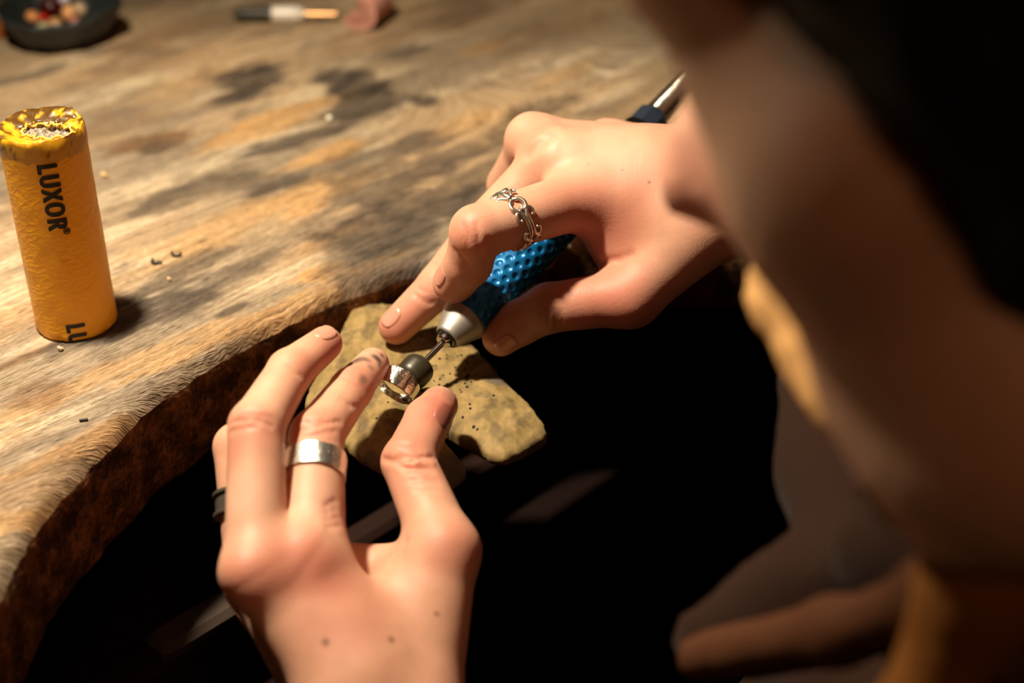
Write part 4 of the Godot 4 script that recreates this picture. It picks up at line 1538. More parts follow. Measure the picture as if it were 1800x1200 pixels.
# ------------------------------------------------------------------ the goldsmith
func goldsmith() -> void:
	var o := base("person", Vector3(0.18000, 0.00000, -0.12000))
	tag(o, "dark-haired person in a brown shirt leaning over the bench, grinding a ring with both hands", "person")
	var off: Vector3 = -o.position
	var grain := noise(90.0, 121, 3)
	var base_skin := Color(0.60, 0.31, 0.205)
	var red := Color(0.52, 0.165, 0.11)
	var left := Field.new([
		[0, Vector3(-0.0604, 0.8558, -0.3539), Vector3(-0.051, 0.837, -0.3304), 0.0150, 0.0170],
		[0, Vector3(-0.036, 0.852, -0.3574), Vector3(-0.0277, 0.833, -0.3337), 0.0150, 0.0170],
		[0, Vector3(-0.0424, 0.854, -0.3587), Vector3(-0.0744, 0.8912, -0.4008), 0.0140, 0.0114],
		[0, Vector3(-0.0564, 0.8578, -0.3551), Vector3(-0.0918, 0.8935, -0.3881), 0.0130, 0.0100],
		[0, Vector3(-0.0645, 0.841, -0.3682), Vector3(-0.0972, 0.8718, -0.4052), 0.0130, 0.0096],
		[0, Vector3(-0.067, 0.8241, -0.3813), Vector3(-0.0978, 0.8493, -0.4182), 0.0120, 0.0090],
		[0, Vector3(-0.034, 0.8527, -0.3696), Vector3(-0.0249, 0.884, -0.4104), 0.0160, 0.0122],
		[0, Vector3(-0.0478, 0.8657, -0.3837), Vector3(-0.0364, 0.8751, -0.4072), 0.0130, 0.0110],
		[0, Vector3(-0.0523, 0.8675, -0.3647), Vector3(-0.0702, 0.8843, -0.3906), 0.0120, 0.0110],
		[0, Vector3(-0.0676, 0.873, -0.4177), Vector3(-0.034, 0.8682, -0.4183), 0.0075, 0.0080],
		[0, Vector3(-0.0762, 0.8967, -0.3936), Vector3(-0.0736, 0.8947, -0.3929), 0.0080, 0.0070],
		[0, Vector3(-0.0927, 0.8982, -0.3821), Vector3(-0.0913, 0.8963, -0.381), 0.0070, 0.0065],
		[1, Vector3(-0.074, 0.8919, -0.4012), Vector3(-0.0751, 0.9127, -0.4437), 0.0130, 0.0107],
		[1, Vector3(-0.0751, 0.9127, -0.4437), Vector3(-0.0645, 0.9138, -0.475), 0.0102, 0.0086],
		[1, Vector3(-0.0645, 0.9138, -0.475), Vector3(-0.0581, 0.9107, -0.4979), 0.0084, 0.0070],
		[2, Vector3(-0.0918, 0.894, -0.3884), Vector3(-0.095, 0.9258, -0.4318), 0.0112, 0.0105],
		[2, Vector3(-0.095, 0.9258, -0.4318), Vector3(-0.0861, 0.9307, -0.462), 0.0102, 0.0088],
		[2, Vector3(-0.0861, 0.9307, -0.462), Vector3(-0.075, 0.9302, -0.4829), 0.0087, 0.0071],
		[3, Vector3(-0.0972, 0.8729, -0.4058), Vector3(-0.107, 0.9041, -0.4489), 0.0102, 0.0094],
		[3, Vector3(-0.107, 0.9041, -0.4489), Vector3(-0.1016, 0.8833, -0.4713), 0.0090, 0.0080],
		[3, Vector3(-0.1016, 0.8833, -0.4713), Vector3(-0.0988, 0.8715, -0.4675), 0.0080, 0.0070],
		[4, Vector3(-0.0978, 0.8499, -0.4186), Vector3(-0.1048, 0.8635, -0.4589), 0.0090, 0.0082],
		[4, Vector3(-0.1048, 0.8635, -0.4589), Vector3(-0.0991, 0.8463, -0.4706), 0.0080, 0.0072],
		[4, Vector3(-0.0991, 0.8463, -0.4706), Vector3(-0.096, 0.8418, -0.463), 0.0070, 0.0065],
		[5, Vector3(-0.0249, 0.884, -0.4104), Vector3(-0.0408, 0.896, -0.4497), 0.0120, 0.0106],
		[5, Vector3(-0.0408, 0.896, -0.4497), Vector3(-0.0342, 0.8996, -0.4733), 0.0104, 0.0094],
		[5, Vector3(-0.0342, 0.8996, -0.4733), Vector3(-0.0302, 0.9002, -0.483), 0.0092, 0.0080],
	])
	var right := Field.new([
		[0, Vector3(0.0986, 0.9656, -0.5782), Vector3(0.13, 0.9654, -0.5698), 0.0150, 0.0180],
		[0, Vector3(0.095, 0.9538, -0.5531), Vector3(0.1269, 0.9511, -0.5432), 0.0150, 0.0180],
		[0, Vector3(0.0925, 0.9615, -0.5579), Vector3(0.0335, 0.9576, -0.5602), 0.0160, 0.0126],
		[0, Vector3(0.093, 0.9675, -0.5652), Vector3(0.0178, 0.9659, -0.583), 0.0150, 0.0114],
		[0, Vector3(0.0945, 0.9665, -0.5763), Vector3(0.01, 0.9641, -0.6043), 0.0140, 0.0110],
		[0, Vector3(0.0968, 0.959, -0.5894), Vector3(0.0452, 0.9558, -0.6192), 0.0140, 0.0115],
		[0, Vector3(0.0846, 0.9508, -0.5465), Vector3(0.0513, 0.9224, -0.5334), 0.0165, 0.0124],
		[0, Vector3(0.0716, 0.9479, -0.5494), Vector3(0.0476, 0.9374, -0.5534), 0.0130, 0.0110],
		[0, Vector3(0.0646, 0.9513, -0.5563), Vector3(0.0404, 0.9514, -0.5599), 0.0130, 0.0115],
		[0, Vector3(0.0445, 0.9402, -0.567), Vector3(0.0531, 0.926, -0.5534), 0.0110, 0.0100],
		[0, Vector3(0.0578, 0.9641, -0.5725), Vector3(0.0253, 0.9609, -0.5764), 0.0140, 0.0125],
		[0, Vector3(0.0191, 0.9707, -0.576), Vector3(0.0221, 0.9701, -0.5756), 0.0065, 0.0060],
		[0, Vector3(0.0083, 0.9687, -0.599), Vector3(0.0109, 0.9685, -0.5988), 0.0070, 0.0065],
		[1, Vector3(0.0335, 0.9576, -0.5602), Vector3(-0.0147, 0.9571, -0.528), 0.0128, 0.0114],
		[1, Vector3(-0.0147, 0.9571, -0.528), Vector3(-0.0185, 0.9393, -0.5334), 0.0110, 0.0102],
		[1, Vector3(-0.0185, 0.9393, -0.5334), Vector3(-0.0253, 0.9263, -0.5395), 0.0100, 0.0094],
		[2, Vector3(0.0183, 0.965, -0.5837), Vector3(-0.0128, 0.9359, -0.5714), 0.0114, 0.0108],
		[2, Vector3(-0.0128, 0.9359, -0.5714), Vector3(-0.0332, 0.9112, -0.563), 0.0104, 0.0098],
		[2, Vector3(-0.0331, 0.9121, -0.5613), Vector3(-0.0526, 0.8953, -0.5531), 0.0096, 0.0082],
		[3, Vector3(0.01, 0.9637, -0.6041), Vector3(-0.0019, 0.9339, -0.6208), 0.0110, 0.0102],
		[3, Vector3(-0.0019, 0.9339, -0.6208), Vector3(0.0042, 0.9071, -0.6159), 0.0096, 0.0086],
		[3, Vector3(0.0042, 0.9071, -0.6159), Vector3(0.0136, 0.9073, -0.5983), 0.0086, 0.0076],
		[4, Vector3(0.0452, 0.9553, -0.6189), Vector3(0.0308, 0.9333, -0.6381), 0.0102, 0.0092],
		[4, Vector3(0.0308, 0.9333, -0.6381), Vector3(0.0294, 0.9131, -0.6255), 0.0086, 0.0080],
		[4, Vector3(0.0294, 0.9131, -0.6255), Vector3(0.0356, 0.9118, -0.607), 0.0080, 0.0075],
		[5, Vector3(0.0513, 0.9224, -0.5334), Vector3(0.0161, 0.9169, -0.5335), 0.0122, 0.0108],
		[5, Vector3(0.0161, 0.9169, -0.5335), Vector3(0.0037, 0.909, -0.5345), 0.0107, 0.0099],
		[5, Vector3(0.0037, 0.909, -0.5345), Vector3(-0.0048, 0.9024, -0.5328), 0.0098, 0.0085],
	])
	for f in [left, right]:
		f.k0 = 0.0130
		f.kf = 0.0022
		f.kj = 0.0070
	# creases at the joints: [hand, from, to, width, depth]
	for c in [
		[0, Vector3(-0.0439, 0.9041, -0.4422), Vector3(-0.0383, 0.9044, -0.4399), 0.0011, 0.0013],
		[0, Vector3(-0.0383, 0.9044, -0.4399), Vector3(-0.0302, 0.9011, -0.4462), 0.0011, 0.0013],
		[0, Vector3(-0.0506, 0.9001, -0.4464), Vector3(-0.0443, 0.9029, -0.4405), 0.0011, 0.0015],
		[0, Vector3(-0.0443, 0.9029, -0.4405), Vector3(-0.0401, 0.9029, -0.4362), 0.0011, 0.0015],
		[0, Vector3(-0.0401, 0.9029, -0.4362), Vector3(-0.031, 0.9022, -0.4363), 0.0011, 0.0015],
		[0, Vector3(-0.0429, 0.9029, -0.439), Vector3(-0.0361, 0.9041, -0.4389), 0.0010, -0.0011],
		[0, Vector3(-0.0361, 0.9041, -0.4389), Vector3(-0.0303, 0.902, -0.4406), 0.0010, -0.0011],
		[0, Vector3(-0.039, 0.901, -0.4308), Vector3(-0.0286, 0.9007, -0.4311), 0.0010, 0.0008],
		[0, Vector3(-0.0443, 0.9065, -0.4482), Vector3(-0.0353, 0.9052, -0.4455), 0.0010, 0.0008],
		[0, Vector3(-0.0366, 0.9001, -0.4264), Vector3(-0.028, 0.9, -0.4258), 0.0010, 0.0006],
		[0, Vector3(-0.0853, 0.9173, -0.4429), Vector3(-0.0793, 0.9208, -0.4369), 0.0009, 0.0009],
		[0, Vector3(-0.0793, 0.9208, -0.4369), Vector3(-0.0729, 0.922, -0.4378), 0.0009, 0.0009],
		[0, Vector3(-0.0729, 0.922, -0.4378), Vector3(-0.0653, 0.9187, -0.4454), 0.0009, 0.0009],
		[0, Vector3(-0.0843, 0.9191, -0.4445), Vector3(-0.0773, 0.9226, -0.4391), 0.0009, 0.0006],
		[0, Vector3(-0.0773, 0.9226, -0.4391), Vector3(-0.071, 0.9227, -0.4406), 0.0009, 0.0006],
		[0, Vector3(-0.084, 0.9173, -0.4381), Vector3(-0.0757, 0.92, -0.4332), 0.0009, 0.0006],
		[0, Vector3(-0.0757, 0.92, -0.4332), Vector3(-0.0668, 0.9188, -0.439), 0.0009, 0.0006],
		[0, Vector3(-0.1055, 0.9282, -0.4291), Vector3(-0.0986, 0.9336, -0.425), 0.0009, 0.0009],
		[0, Vector3(-0.0986, 0.9336, -0.425), Vector3(-0.0923, 0.9338, -0.4248), 0.0009, 0.0009],
		[0, Vector3(-0.0923, 0.9338, -0.4248), Vector3(-0.0878, 0.9311, -0.425), 0.0009, 0.0009],
		[0, Vector3(-0.104, 0.9281, -0.425), Vector3(-0.0984, 0.9317, -0.4227), 0.0009, 0.0008],
		[0, Vector3(-0.0984, 0.9317, -0.4227), Vector3(-0.0932, 0.9326, -0.4229), 0.0009, 0.0008],
		[0, Vector3(-0.1051, 0.9302, -0.4303), Vector3(-0.0955, 0.9353, -0.4263), 0.0009, 0.0006],
		[0, Vector3(-0.0955, 0.9353, -0.4263), Vector3(-0.0876, 0.9327, -0.4275), 0.0009, 0.0006],
		[0, Vector3(-0.0667, 0.9219, -0.4562), Vector3(-0.063, 0.919, -0.4557), 0.0009, 0.0008],
		[0, Vector3(-0.063, 0.919, -0.4557), Vector3(-0.0606, 0.9162, -0.4586), 0.0009, 0.0008],
		[0, Vector3(-0.0662, 0.9226, -0.4696), Vector3(-0.0629, 0.9218, -0.468), 0.0008, 0.0006],
		[0, Vector3(-0.0629, 0.9218, -0.468), Vector3(-0.0586, 0.9173, -0.467), 0.0008, 0.0006],
		[0, Vector3(-0.068, 0.9074, -0.408), Vector3(-0.0649, 0.9062, -0.4125), 0.0011, 0.0011],
		[0, Vector3(-0.0678, 0.9064, -0.4049), Vector3(-0.0643, 0.9045, -0.41), 0.0010, 0.0009],
		[0, Vector3(-0.0671, 0.9057, -0.4019), Vector3(-0.0635, 0.9028, -0.4074), 0.0010, 0.0009],
		[0, Vector3(-0.066, 0.9047, -0.3993), Vector3(-0.0623, 0.901, -0.4051), 0.0010, 0.0008],
		[0, Vector3(-0.0853, 0.9385, -0.4542), Vector3(-0.0822, 0.9363, -0.4524), 0.0009, 0.0008],
		[0, Vector3(-0.0822, 0.9363, -0.4524), Vector3(-0.0799, 0.9338, -0.4534), 0.0009, 0.0008],
		[0, Vector3(-0.0442, 0.8852, -0.4035), Vector3(-0.0411, 0.888, -0.4051), 0.0014, 0.0008],
		[0, Vector3(-0.0411, 0.888, -0.4051), Vector3(-0.0397, 0.8902, -0.409), 0.0014, 0.0008],
		[1, Vector3(-0.0206, 0.9647, -0.5211), Vector3(-0.0187, 0.9612, -0.5176), 0.0009, 0.0008],
		[1, Vector3(-0.0187, 0.9612, -0.5176), Vector3(-0.0178, 0.9565, -0.5166), 0.0009, 0.0008],
		[1, Vector3(-0.0144, 0.9654, -0.5196), Vector3(-0.0138, 0.9597, -0.5165), 0.0008, 0.0008],
		[1, Vector3(-0.0138, 0.9597, -0.5165), Vector3(-0.0127, 0.951, -0.518), 0.0008, 0.0008],
		[1, Vector3(-0.01, 0.9593, -0.5173), Vector3(-0.008, 0.9531, -0.5191), 0.0008, 0.0008],
		[1, Vector3(-0.008, 0.9531, -0.5191), Vector3(-0.0067, 0.9461, -0.526), 0.0008, 0.0008],
		[1, Vector3(-0.0236, 0.9518, -0.5214), Vector3(-0.0208, 0.9493, -0.5201), 0.0010, 0.0008],
		[1, Vector3(-0.0208, 0.9493, -0.5201), Vector3(-0.0176, 0.9433, -0.5211), 0.0010, 0.0008],
		[1, Vector3(-0.0123, 0.949, -0.5192), Vector3(-0.0091, 0.9428, -0.525), 0.0010, 0.0009],
		[1, Vector3(-0.0395, 0.911, -0.5504), Vector3(-0.037, 0.9095, -0.55), 0.0010, 0.0011],
		[1, Vector3(-0.037, 0.9095, -0.55), Vector3(-0.035, 0.9095, -0.5504), 0.0010, 0.0011],
		[1, Vector3(-0.044, 0.9128, -0.5534), Vector3(-0.0403, 0.9107, -0.5504), 0.0009, 0.0009],
		[1, Vector3(-0.0422, 0.9148, -0.5545), Vector3(-0.0387, 0.9139, -0.552), 0.0009, 0.0006],
		[1, Vector3(0.0146, 0.9248, -0.5254), Vector3(0.0153, 0.9207, -0.5228), 0.0009, 0.0011],
		[1, Vector3(0.0153, 0.9207, -0.5228), Vector3(0.0157, 0.9147, -0.5223), 0.0009, 0.0011],
		[1, Vector3(0.0175, 0.9219, -0.5232), Vector3(0.0188, 0.9176, -0.5222), 0.0009, 0.0013],
		[1, Vector3(0.0188, 0.9176, -0.5222), Vector3(0.0194, 0.9124, -0.5233), 0.0009, 0.0013],
		[1, Vector3(0.0202, 0.9207, -0.5227), Vector3(0.0213, 0.9164, -0.5224), 0.0009, 0.0008],
		[1, Vector3(0.0213, 0.9164, -0.5224), Vector3(0.0216, 0.9121, -0.5237), 0.0009, 0.0008],
		[1, Vector3(0.0122, 0.9235, -0.5252), Vector3(0.0127, 0.9199, -0.5232), 0.0009, 0.0006],
		[1, Vector3(0.0127, 0.9199, -0.5232), Vector3(0.013, 0.9151, -0.5225), 0.0009, 0.0006],
		[1, Vector3(0.0179, 0.9807, -0.5756), Vector3(0.0124, 0.9776, -0.5729), 0.0029, 0.0019],
		[1, Vector3(0.0124, 0.9776, -0.5729), Vector3(0.0068, 0.9715, -0.5744), 0.0029, 0.0019],
		[1, Vector3(0.0012, 0.9084, -0.5242), Vector3(0.003, 0.9125, -0.5245), 0.0009, 0.0008],
		[1, Vector3(0.003, 0.9125, -0.5245), Vector3(0.0061, 0.9141, -0.5243), 0.0009, 0.0008],
		[1, Vector3(0.0396, 0.9346, -0.5428), Vector3(0.0453, 0.9379, -0.5379), 0.0017, 0.0015],
		[1, Vector3(0.0453, 0.9379, -0.5379), Vector3(0.0511, 0.9421, -0.5353), 0.0017, 0.0015],
		[0, Vector3(-0.0624, 0.8955, -0.3825), Vector3(-0.059, 0.8921, -0.3789), 0.0060, 0.0008],
	]:
		(left if c[0] == 0 else right).crease(c[1], c[2], c[3], c[4])
	var V := PackedVector3Array()
	var I := PackedInt32Array()
	var C := PackedColorArray()
	var spots := [
		[Vector3(-0.0751, 0.9024, -0.3836), 0.0126, red, 0.68],
		[Vector3(-0.0644, 0.898, -0.3842), 0.0092, red, 0.45],
		[Vector3(-0.0926, 0.9025, -0.3745), 0.0115, red, 0.60],
		[Vector3(-0.059, 0.921, -0.4737), 0.0092, red, 0.52],
		[Vector3(-0.07, 0.9331, -0.4779), 0.0103, red, 0.60],
		[Vector3(-0.0448, 0.9056, -0.4563), 0.0115, red, 0.60],
		[Vector3(-0.0297, 0.9083, -0.4712), 0.0126, red, 0.83],
		[Vector3(-0.0394, 0.9042, -0.4395), 0.0138, red, 0.45],
		[Vector3(-0.0647, 0.9052, -0.4104), 0.0092, red, 0.52],
		[Vector3(-0.073, 0.9223, -0.4384), 0.0103, red, 0.38],
		[Vector3(-0.0953, 0.9331, -0.4233), 0.0103, red, 0.45],
		[Vector3(-0.0778, 0.9335, -0.4586), 0.0080, red, 0.45],
		[Vector3(-0.0208, 0.8938, -0.4014), 0.0115, red, 0.45],
		[Vector3(-0.104, 0.9223, -0.4188), 0.0092, red, 0.52],
		[Vector3(-0.0599, 0.8907, -0.3745), 0.0184, red, 0.38],
		[Vector3(-0.0163, 0.9639, -0.5185), 0.0115, red, 0.60],
		[Vector3(-0.0269, 0.9268, -0.5292), 0.0115, red, 0.45],
		[Vector3(-0.0537, 0.8983, -0.5453), 0.0115, red, 0.68],
		[Vector3(-0.0408, 0.9103, -0.5501), 0.0103, red, 0.45],
		[Vector3(0.0393, 0.9452, -0.5439), 0.0184, red, 0.52],
		[Vector3(-0.0049, 0.9064, -0.525), 0.0115, red, 0.38],
		[Vector3(0.034, 0.9237, -0.5225), 0.0184, red, 0.52],
		[Vector3(0.0483, 0.9276, -0.5206), 0.0161, red, 0.52],
		[Vector3(0.0076, 0.9755, -0.5837), 0.0103, red, 0.38],
		[Vector3(0.021, 0.9744, -0.5651), 0.0080, red, 0.22],
		[Vector3(0.0436, 0.9634, -0.5458), 0.0184, red, 0.52],
		[Vector3(0.0265, 0.9647, -0.5431), 0.0138, red, 0.38],
		[Vector3(-0.0955, 0.9172, -0.4018), 0.0120, Color(0.72, 0.45, 0.32), 0.45],
		[Vector3(-0.0725, 0.9092, -0.4087), 0.0120, Color(0.72, 0.45, 0.32), 0.40],
		[Vector3(-0.0909, 0.9368, -0.4381), 0.0090, Color(0.72, 0.45, 0.32), 0.30],
		[Vector3(0.021, 0.9768, -0.5673), 0.0070, Color(0.72, 0.45, 0.32), 0.50],
		[Vector3(0.0393, 0.9766, -0.5632), 0.0200, Color(0.72, 0.45, 0.32), 0.35],
		[Vector3(-0.007, 0.9628, -0.5207), 0.0100, Color(0.72, 0.45, 0.32), 0.30],
		[Vector3(-0.0318, 0.9316, -0.5332), 0.0060, Color(0.72, 0.45, 0.32), 0.30],
		[Vector3(-0.0645, 0.8842, -0.3621), 0.0015, Color(0.16, 0.07, 0.04), 0.85],
		[Vector3(-0.0421, 0.8801, -0.3675), 0.0013, Color(0.16, 0.07, 0.04), 0.85],
		[Vector3(-0.027, 0.8796, -0.3813), 0.0009, Color(0.16, 0.07, 0.04), 0.85],
		[Vector3(0.0325, 0.9736, -0.5591), 0.0006, Color(0.16, 0.07, 0.04), 0.90],
		[Vector3(0.0469, 0.9731, -0.5546), 0.0006, Color(0.16, 0.07, 0.04), 0.90],
		[Vector3(0.0583, 0.9701, -0.5485), 0.0007, Color(0.16, 0.07, 0.04), 0.90],
		[Vector3(-0.0643, 0.9199, -0.4862), 0.0032, Color(0.07, 0.055, 0.045), 0.90],
		[Vector3(-0.0668, 0.9197, -0.4835), 0.0031, Color(0.07, 0.055, 0.045), 0.72],
		[Vector3(-0.0617, 0.9198, -0.4884), 0.0028, Color(0.07, 0.055, 0.045), 0.72],
		[Vector3(-0.0589, 0.9196, -0.4875), 0.0020, Color(0.07, 0.055, 0.045), 0.60],
		[Vector3(-0.0559, 0.9179, -0.4923), 0.0022, Color(0.07, 0.055, 0.045), 0.92],
		[Vector3(-0.0545, 0.9168, -0.4915), 0.0018, Color(0.07, 0.055, 0.045), 0.92],
		[Vector3(-0.0537, 0.9163, -0.4962), 0.0015, Color(0.07, 0.055, 0.045), 0.84],
		[Vector3(-0.0572, 0.9189, -0.4831), 0.0018, Color(0.07, 0.055, 0.045), 0.48],
		[Vector3(-0.0589, 0.9207, -0.4725), 0.0022, Color(0.07, 0.055, 0.045), 0.60],
		[Vector3(-0.0594, 0.9204, -0.4705), 0.0018, Color(0.07, 0.055, 0.045), 0.48],
		[Vector3(-0.0541, 0.9161, -0.4891), 0.0013, Color(0.07, 0.055, 0.045), 0.72],
		[Vector3(-0.0256, 0.9068, -0.4824), 0.0040, Color(0.07, 0.055, 0.045), 0.35],
		[Vector3(-0.0326, 0.908, -0.4836), 0.0040, Color(0.07, 0.055, 0.045), 0.30],
		[Vector3(0.049, 1.0609, -0.3583), 0.0220, red, 0.35],
		[Vector3(0.0608, 1.0594, -0.3514), 0.0200, red, 0.35],
	]
	for f in [left, right]:
		var vi: Array = f.net(0.0011)
		var k := V.size()
		V.append_array(vi[0])
		C.append_array(tinted(vi[0], base_skin, spots, grain, 0.10))
		for i in vi[1]: I.append(i + k)
	# head, neck, shoulders and arms
	var body := Field.new([
		[0, Vector3(0.1206, 1.1168, -0.3224), Vector3(0.134, 1.1282, -0.3295), 0.0680, 0.0700],
		[0, Vector3(0.0474, 1.1368, -0.3231), Vector3(0.0543, 1.1275, -0.3173), 0.0245, 0.0205],
		[0, Vector3(0.0689, 1.1104, -0.3066), Vector3(0.0749, 1.0994, -0.2844), 0.0270, 0.0280],
		[0, Vector3(0.0832, 1.0885, -0.2812), Vector3(0.1027, 1.0564, -0.2729), 0.0270, 0.0280],
		[0, Vector3(0.0986, 1.0812, -0.3591), Vector3(0.128, 1.0685, -0.3689), 0.0440, 0.0550],
		[0, Vector3(0.0893, 1.0471, -0.3083), Vector3(0.1109, 1.0394, -0.333), 0.0160, 0.0260],
		[0, Vector3(0.0888, 1.0997, -0.353), Vector3(0.1184, 1.1122, -0.3608), 0.0400, 0.0600],
		[0, Vector3(0.0737, 1.0516, -0.3347), Vector3(0.0762, 1.0479, -0.3383), 0.0090, 0.0120],
		[0, Vector3(0.1079, 1.0564, -0.2729), Vector3(0.1126, 1.0488, -0.2599), 0.0350, 0.0350],
		[0, Vector3(0.1411, 1.0471, -0.3083), Vector3(0.1584, 1.0251, -0.2946), 0.0500, 0.0500],
		[0, Vector3(0.1716, 0.9919, -0.3092), Vector3(0.2116, 0.9299, -0.3531), 0.0450, 0.0400],
		[0, Vector3(-0.0392, 0.8329, -0.3278), Vector3(-0.09, 0.71, -0.13), 0.0175, 0.0360],
		[0, Vector3(-0.09, 0.71, -0.13), Vector3(0.0888, 0.9065, -0.231), 0.0340, 0.0360],
		[0, Vector3(0.1246, 0.9588, -0.5562), Vector3(0.26, 0.9716, -0.4498), 0.0185, 0.0380],
		[0, Vector3(0.26, 0.9716, -0.4498), Vector3(0.2116, 0.9424, -0.3609), 0.0400, 0.0500],
		[0, Vector3(0.1716, 0.9919, -0.3092), Vector3(0.1687, 0.7956, -0.3988), 0.0300, 0.0300],
		[0, Vector3(0.1687, 0.7956, -0.3988), Vector3(0.0888, 0.9065, -0.231), 0.0300, 0.0340],
		[1, Vector3(0.0545, 1.082, -0.3714), Vector3(0.0515, 1.0699, -0.3639), 0.0058, 0.0088],
		[1, Vector3(0.0515, 1.0699, -0.3639), Vector3(0.049, 1.0601, -0.3578), 0.0090, 0.0086],
		[1, Vector3(0.049, 1.0601, -0.3578), Vector3(0.0578, 1.0574, -0.3537), 0.0082, 0.0078],
		[1, Vector3(0.0577, 1.0582, -0.353), Vector3(0.0662, 1.059, -0.3453), 0.0082, 0.0100],
		[1, Vector3(0.0537, 1.0719, -0.3651), Vector3(0.0678, 1.0682, -0.351), 0.0080, 0.0160],
	])
	body.k0 = 0.016
	var vb: Array = body.net(0.005)
	var kb := V.size()
	V.append_array(vb[0])
	C.append_array(tinted(vb[0], Color(0.56, 0.33, 0.22), spots.slice(-2), grain, 0.06))
	for i in vb[1]: I.append(i + kb)
	for i in V.size(): V[i] += off
	put("body", make(V, I, 180.0, PackedVector2Array(), PackedVector2Array(), C), M.skin, o)
	# nails: plates that follow the fingertip: [hand, centre, along, up, length, width, material]
	for q in [
		[0, Vector3(-0.0265, 0.9049, -0.4694), Vector3(0.3481, 0.0332, -0.9369), Vector3(0.7877, 0.5315, 0.3116), 0.0125, 0.0098, M.nail_dark],
		[0, Vector3(-0.0741, 0.9374, -0.4808), Vector3(0.5624, -0.1219, -0.8179), Vector3(0.2619, 0.9644, 0.0364), 0.0105, 0.0085, M.nail],
		[1, Vector3(-0.0549, 0.9029, -0.5496), Vector3(-0.6957, -0.6611, 0.2808), Vector3(-0.4788, 0.7183, 0.5048), 0.0110, 0.0085, M.nail],
		[1, Vector3(-0.0313, 0.9334, -0.533), Vector3(-0.3971, -0.8265, -0.3991), Vector3(-0.8785, 0.2163, 0.426), 0.0105, 0.0085, M.nail],
		[1, Vector3(-0.0025, 0.9036, -0.5243), Vector3(-0.7949, -0.6053, 0.0421), Vector3(0.0642, -0.0149, 0.9978), 0.0110, 0.0090, M.nail],
	]:
		nail(o, off, left if q[0] == 0 else right, q[1], q[2], q[3], q[4], q[5], q[6])
	soft_part("hair", [
		[0, Vector3(0.0864, 1.1646, -0.311), Vector3(0.1133, 1.1447, -0.2927), 0.0450, 0.0480],
		[0, Vector3(0.1133, 1.1447, -0.2927), Vector3(0.1392, 1.1178, -0.2818), 0.0480, 0.0500],
		[0, Vector3(0.1392, 1.1178, -0.2818), Vector3(0.1703, 1.0828, -0.2952), 0.0500, 0.0350],
		[0, Vector3(0.1474, 1.1464, -0.3409), Vector3(0.1742, 1.1123, -0.3196), 0.0800, 0.0850],
		[0, Vector3(0.1184, 1.1537, -0.3867), Vector3(0.148, 1.1499, -0.3844), 0.0700, 0.0800],
	], 0.03, 0.005, noise(40.0, 131, 4), 0.006, M.hair, o, off, Vector3(1.0, 1.0, 1.0))
	soft_part("beard", [
		[0, Vector3(0.0688, 1.0474, -0.3345), Vector3(0.0717, 1.0407, -0.3279), 0.0055, 0.0065],
		[0, Vector3(0.0714, 1.0417, -0.3262), Vector3(0.0807, 1.0338, -0.3118), 0.0070, 0.0088],
		[0, Vector3(0.0807, 1.0338, -0.3118), Vector3(0.085, 1.03, -0.2977), 0.0088, 0.0080],
		[0, Vector3(0.085, 1.03, -0.2977), Vector3(0.0863, 1.0283, -0.2907), 0.0078, 0.0060],
	], 0.010, 0.003, noise(160.0, 132, 3), 0.0010, M.beard, o, off)
	soft_part("shirt", [
		[0, Vector3(0.1026, 0.97, -0.3958), Vector3(0.1066, 0.9564, -0.3578), 0.0140, 0.0180],
		[0, Vector3(0.1066, 0.9564, -0.3578), Vector3(0.1075, 0.9563, -0.3224), 0.0180, 0.0200],
		[0, Vector3(0.1342, 0.9526, -0.3318), Vector3(0.1549, 0.9431, -0.3377), 0.0300, 0.0220],
		[0, Vector3(0.1024, 0.9607, -0.3015), Vector3(0.083, 0.9462, -0.3102), 0.0130, 0.0110],
		[0, Vector3(0.083, 0.9462, -0.3102), Vector3(0.0585, 0.9278, -0.3164), 0.0110, 0.0100],
		[0, Vector3(0.1394, 0.8569, -0.3782), Vector3(0.1478, 0.7843, -0.3799), 0.0450, 0.0700],
		[0, Vector3(0.1531, 0.7486, -0.3812), Vector3(0.24, 0.5, -0.12), 0.0850, 0.1300],
		[0, Vector3(0.0888, 0.9065, -0.231), Vector3(-0.0185, 0.7886, -0.1704), 0.0400, 0.0450],
		[0, Vector3(0.2754, 0.9697, -0.4368), Vector3(0.2116, 0.9424, -0.3609), 0.0520, 0.0580],
		[0, Vector3(0.1804, 0.974, -0.3216), Vector3(0.1687, 0.7956, -0.3988), 0.0300, 0.0420],
		[0, Vector3(0.1687, 0.7956, -0.3988), Vector3(0.0888, 0.9065, -0.231), 0.0420, 0.0420],
		[0, Vector3(0.099, 0.9878, -0.289), Vector3(0.1152, 0.9952, -0.2759), 0.0130, 0.0160],
		[0, Vector3(0.1152, 0.9952, -0.2759), Vector3(0.147, 1.0018, -0.2683), 0.0160, 0.0200],
	], 0.022, 0.0055, noise(22.0, 133, 3), 0.004, M.shirt, o, off)
	soft_part("apron", [
		[0, Vector3(0.1086, 1.0156, -0.2474), Vector3(0.0925, 0.9759, -0.2344), 0.0110, 0.0115],
		[0, Vector3(0.1183, 1.0262, -0.2458), Vector3(0.1086, 1.0156, -0.2474), 0.0080, 0.0110],
	], 0.02, 0.005, noise(24.0, 134, 2), 0.002, M.apron, o, off)
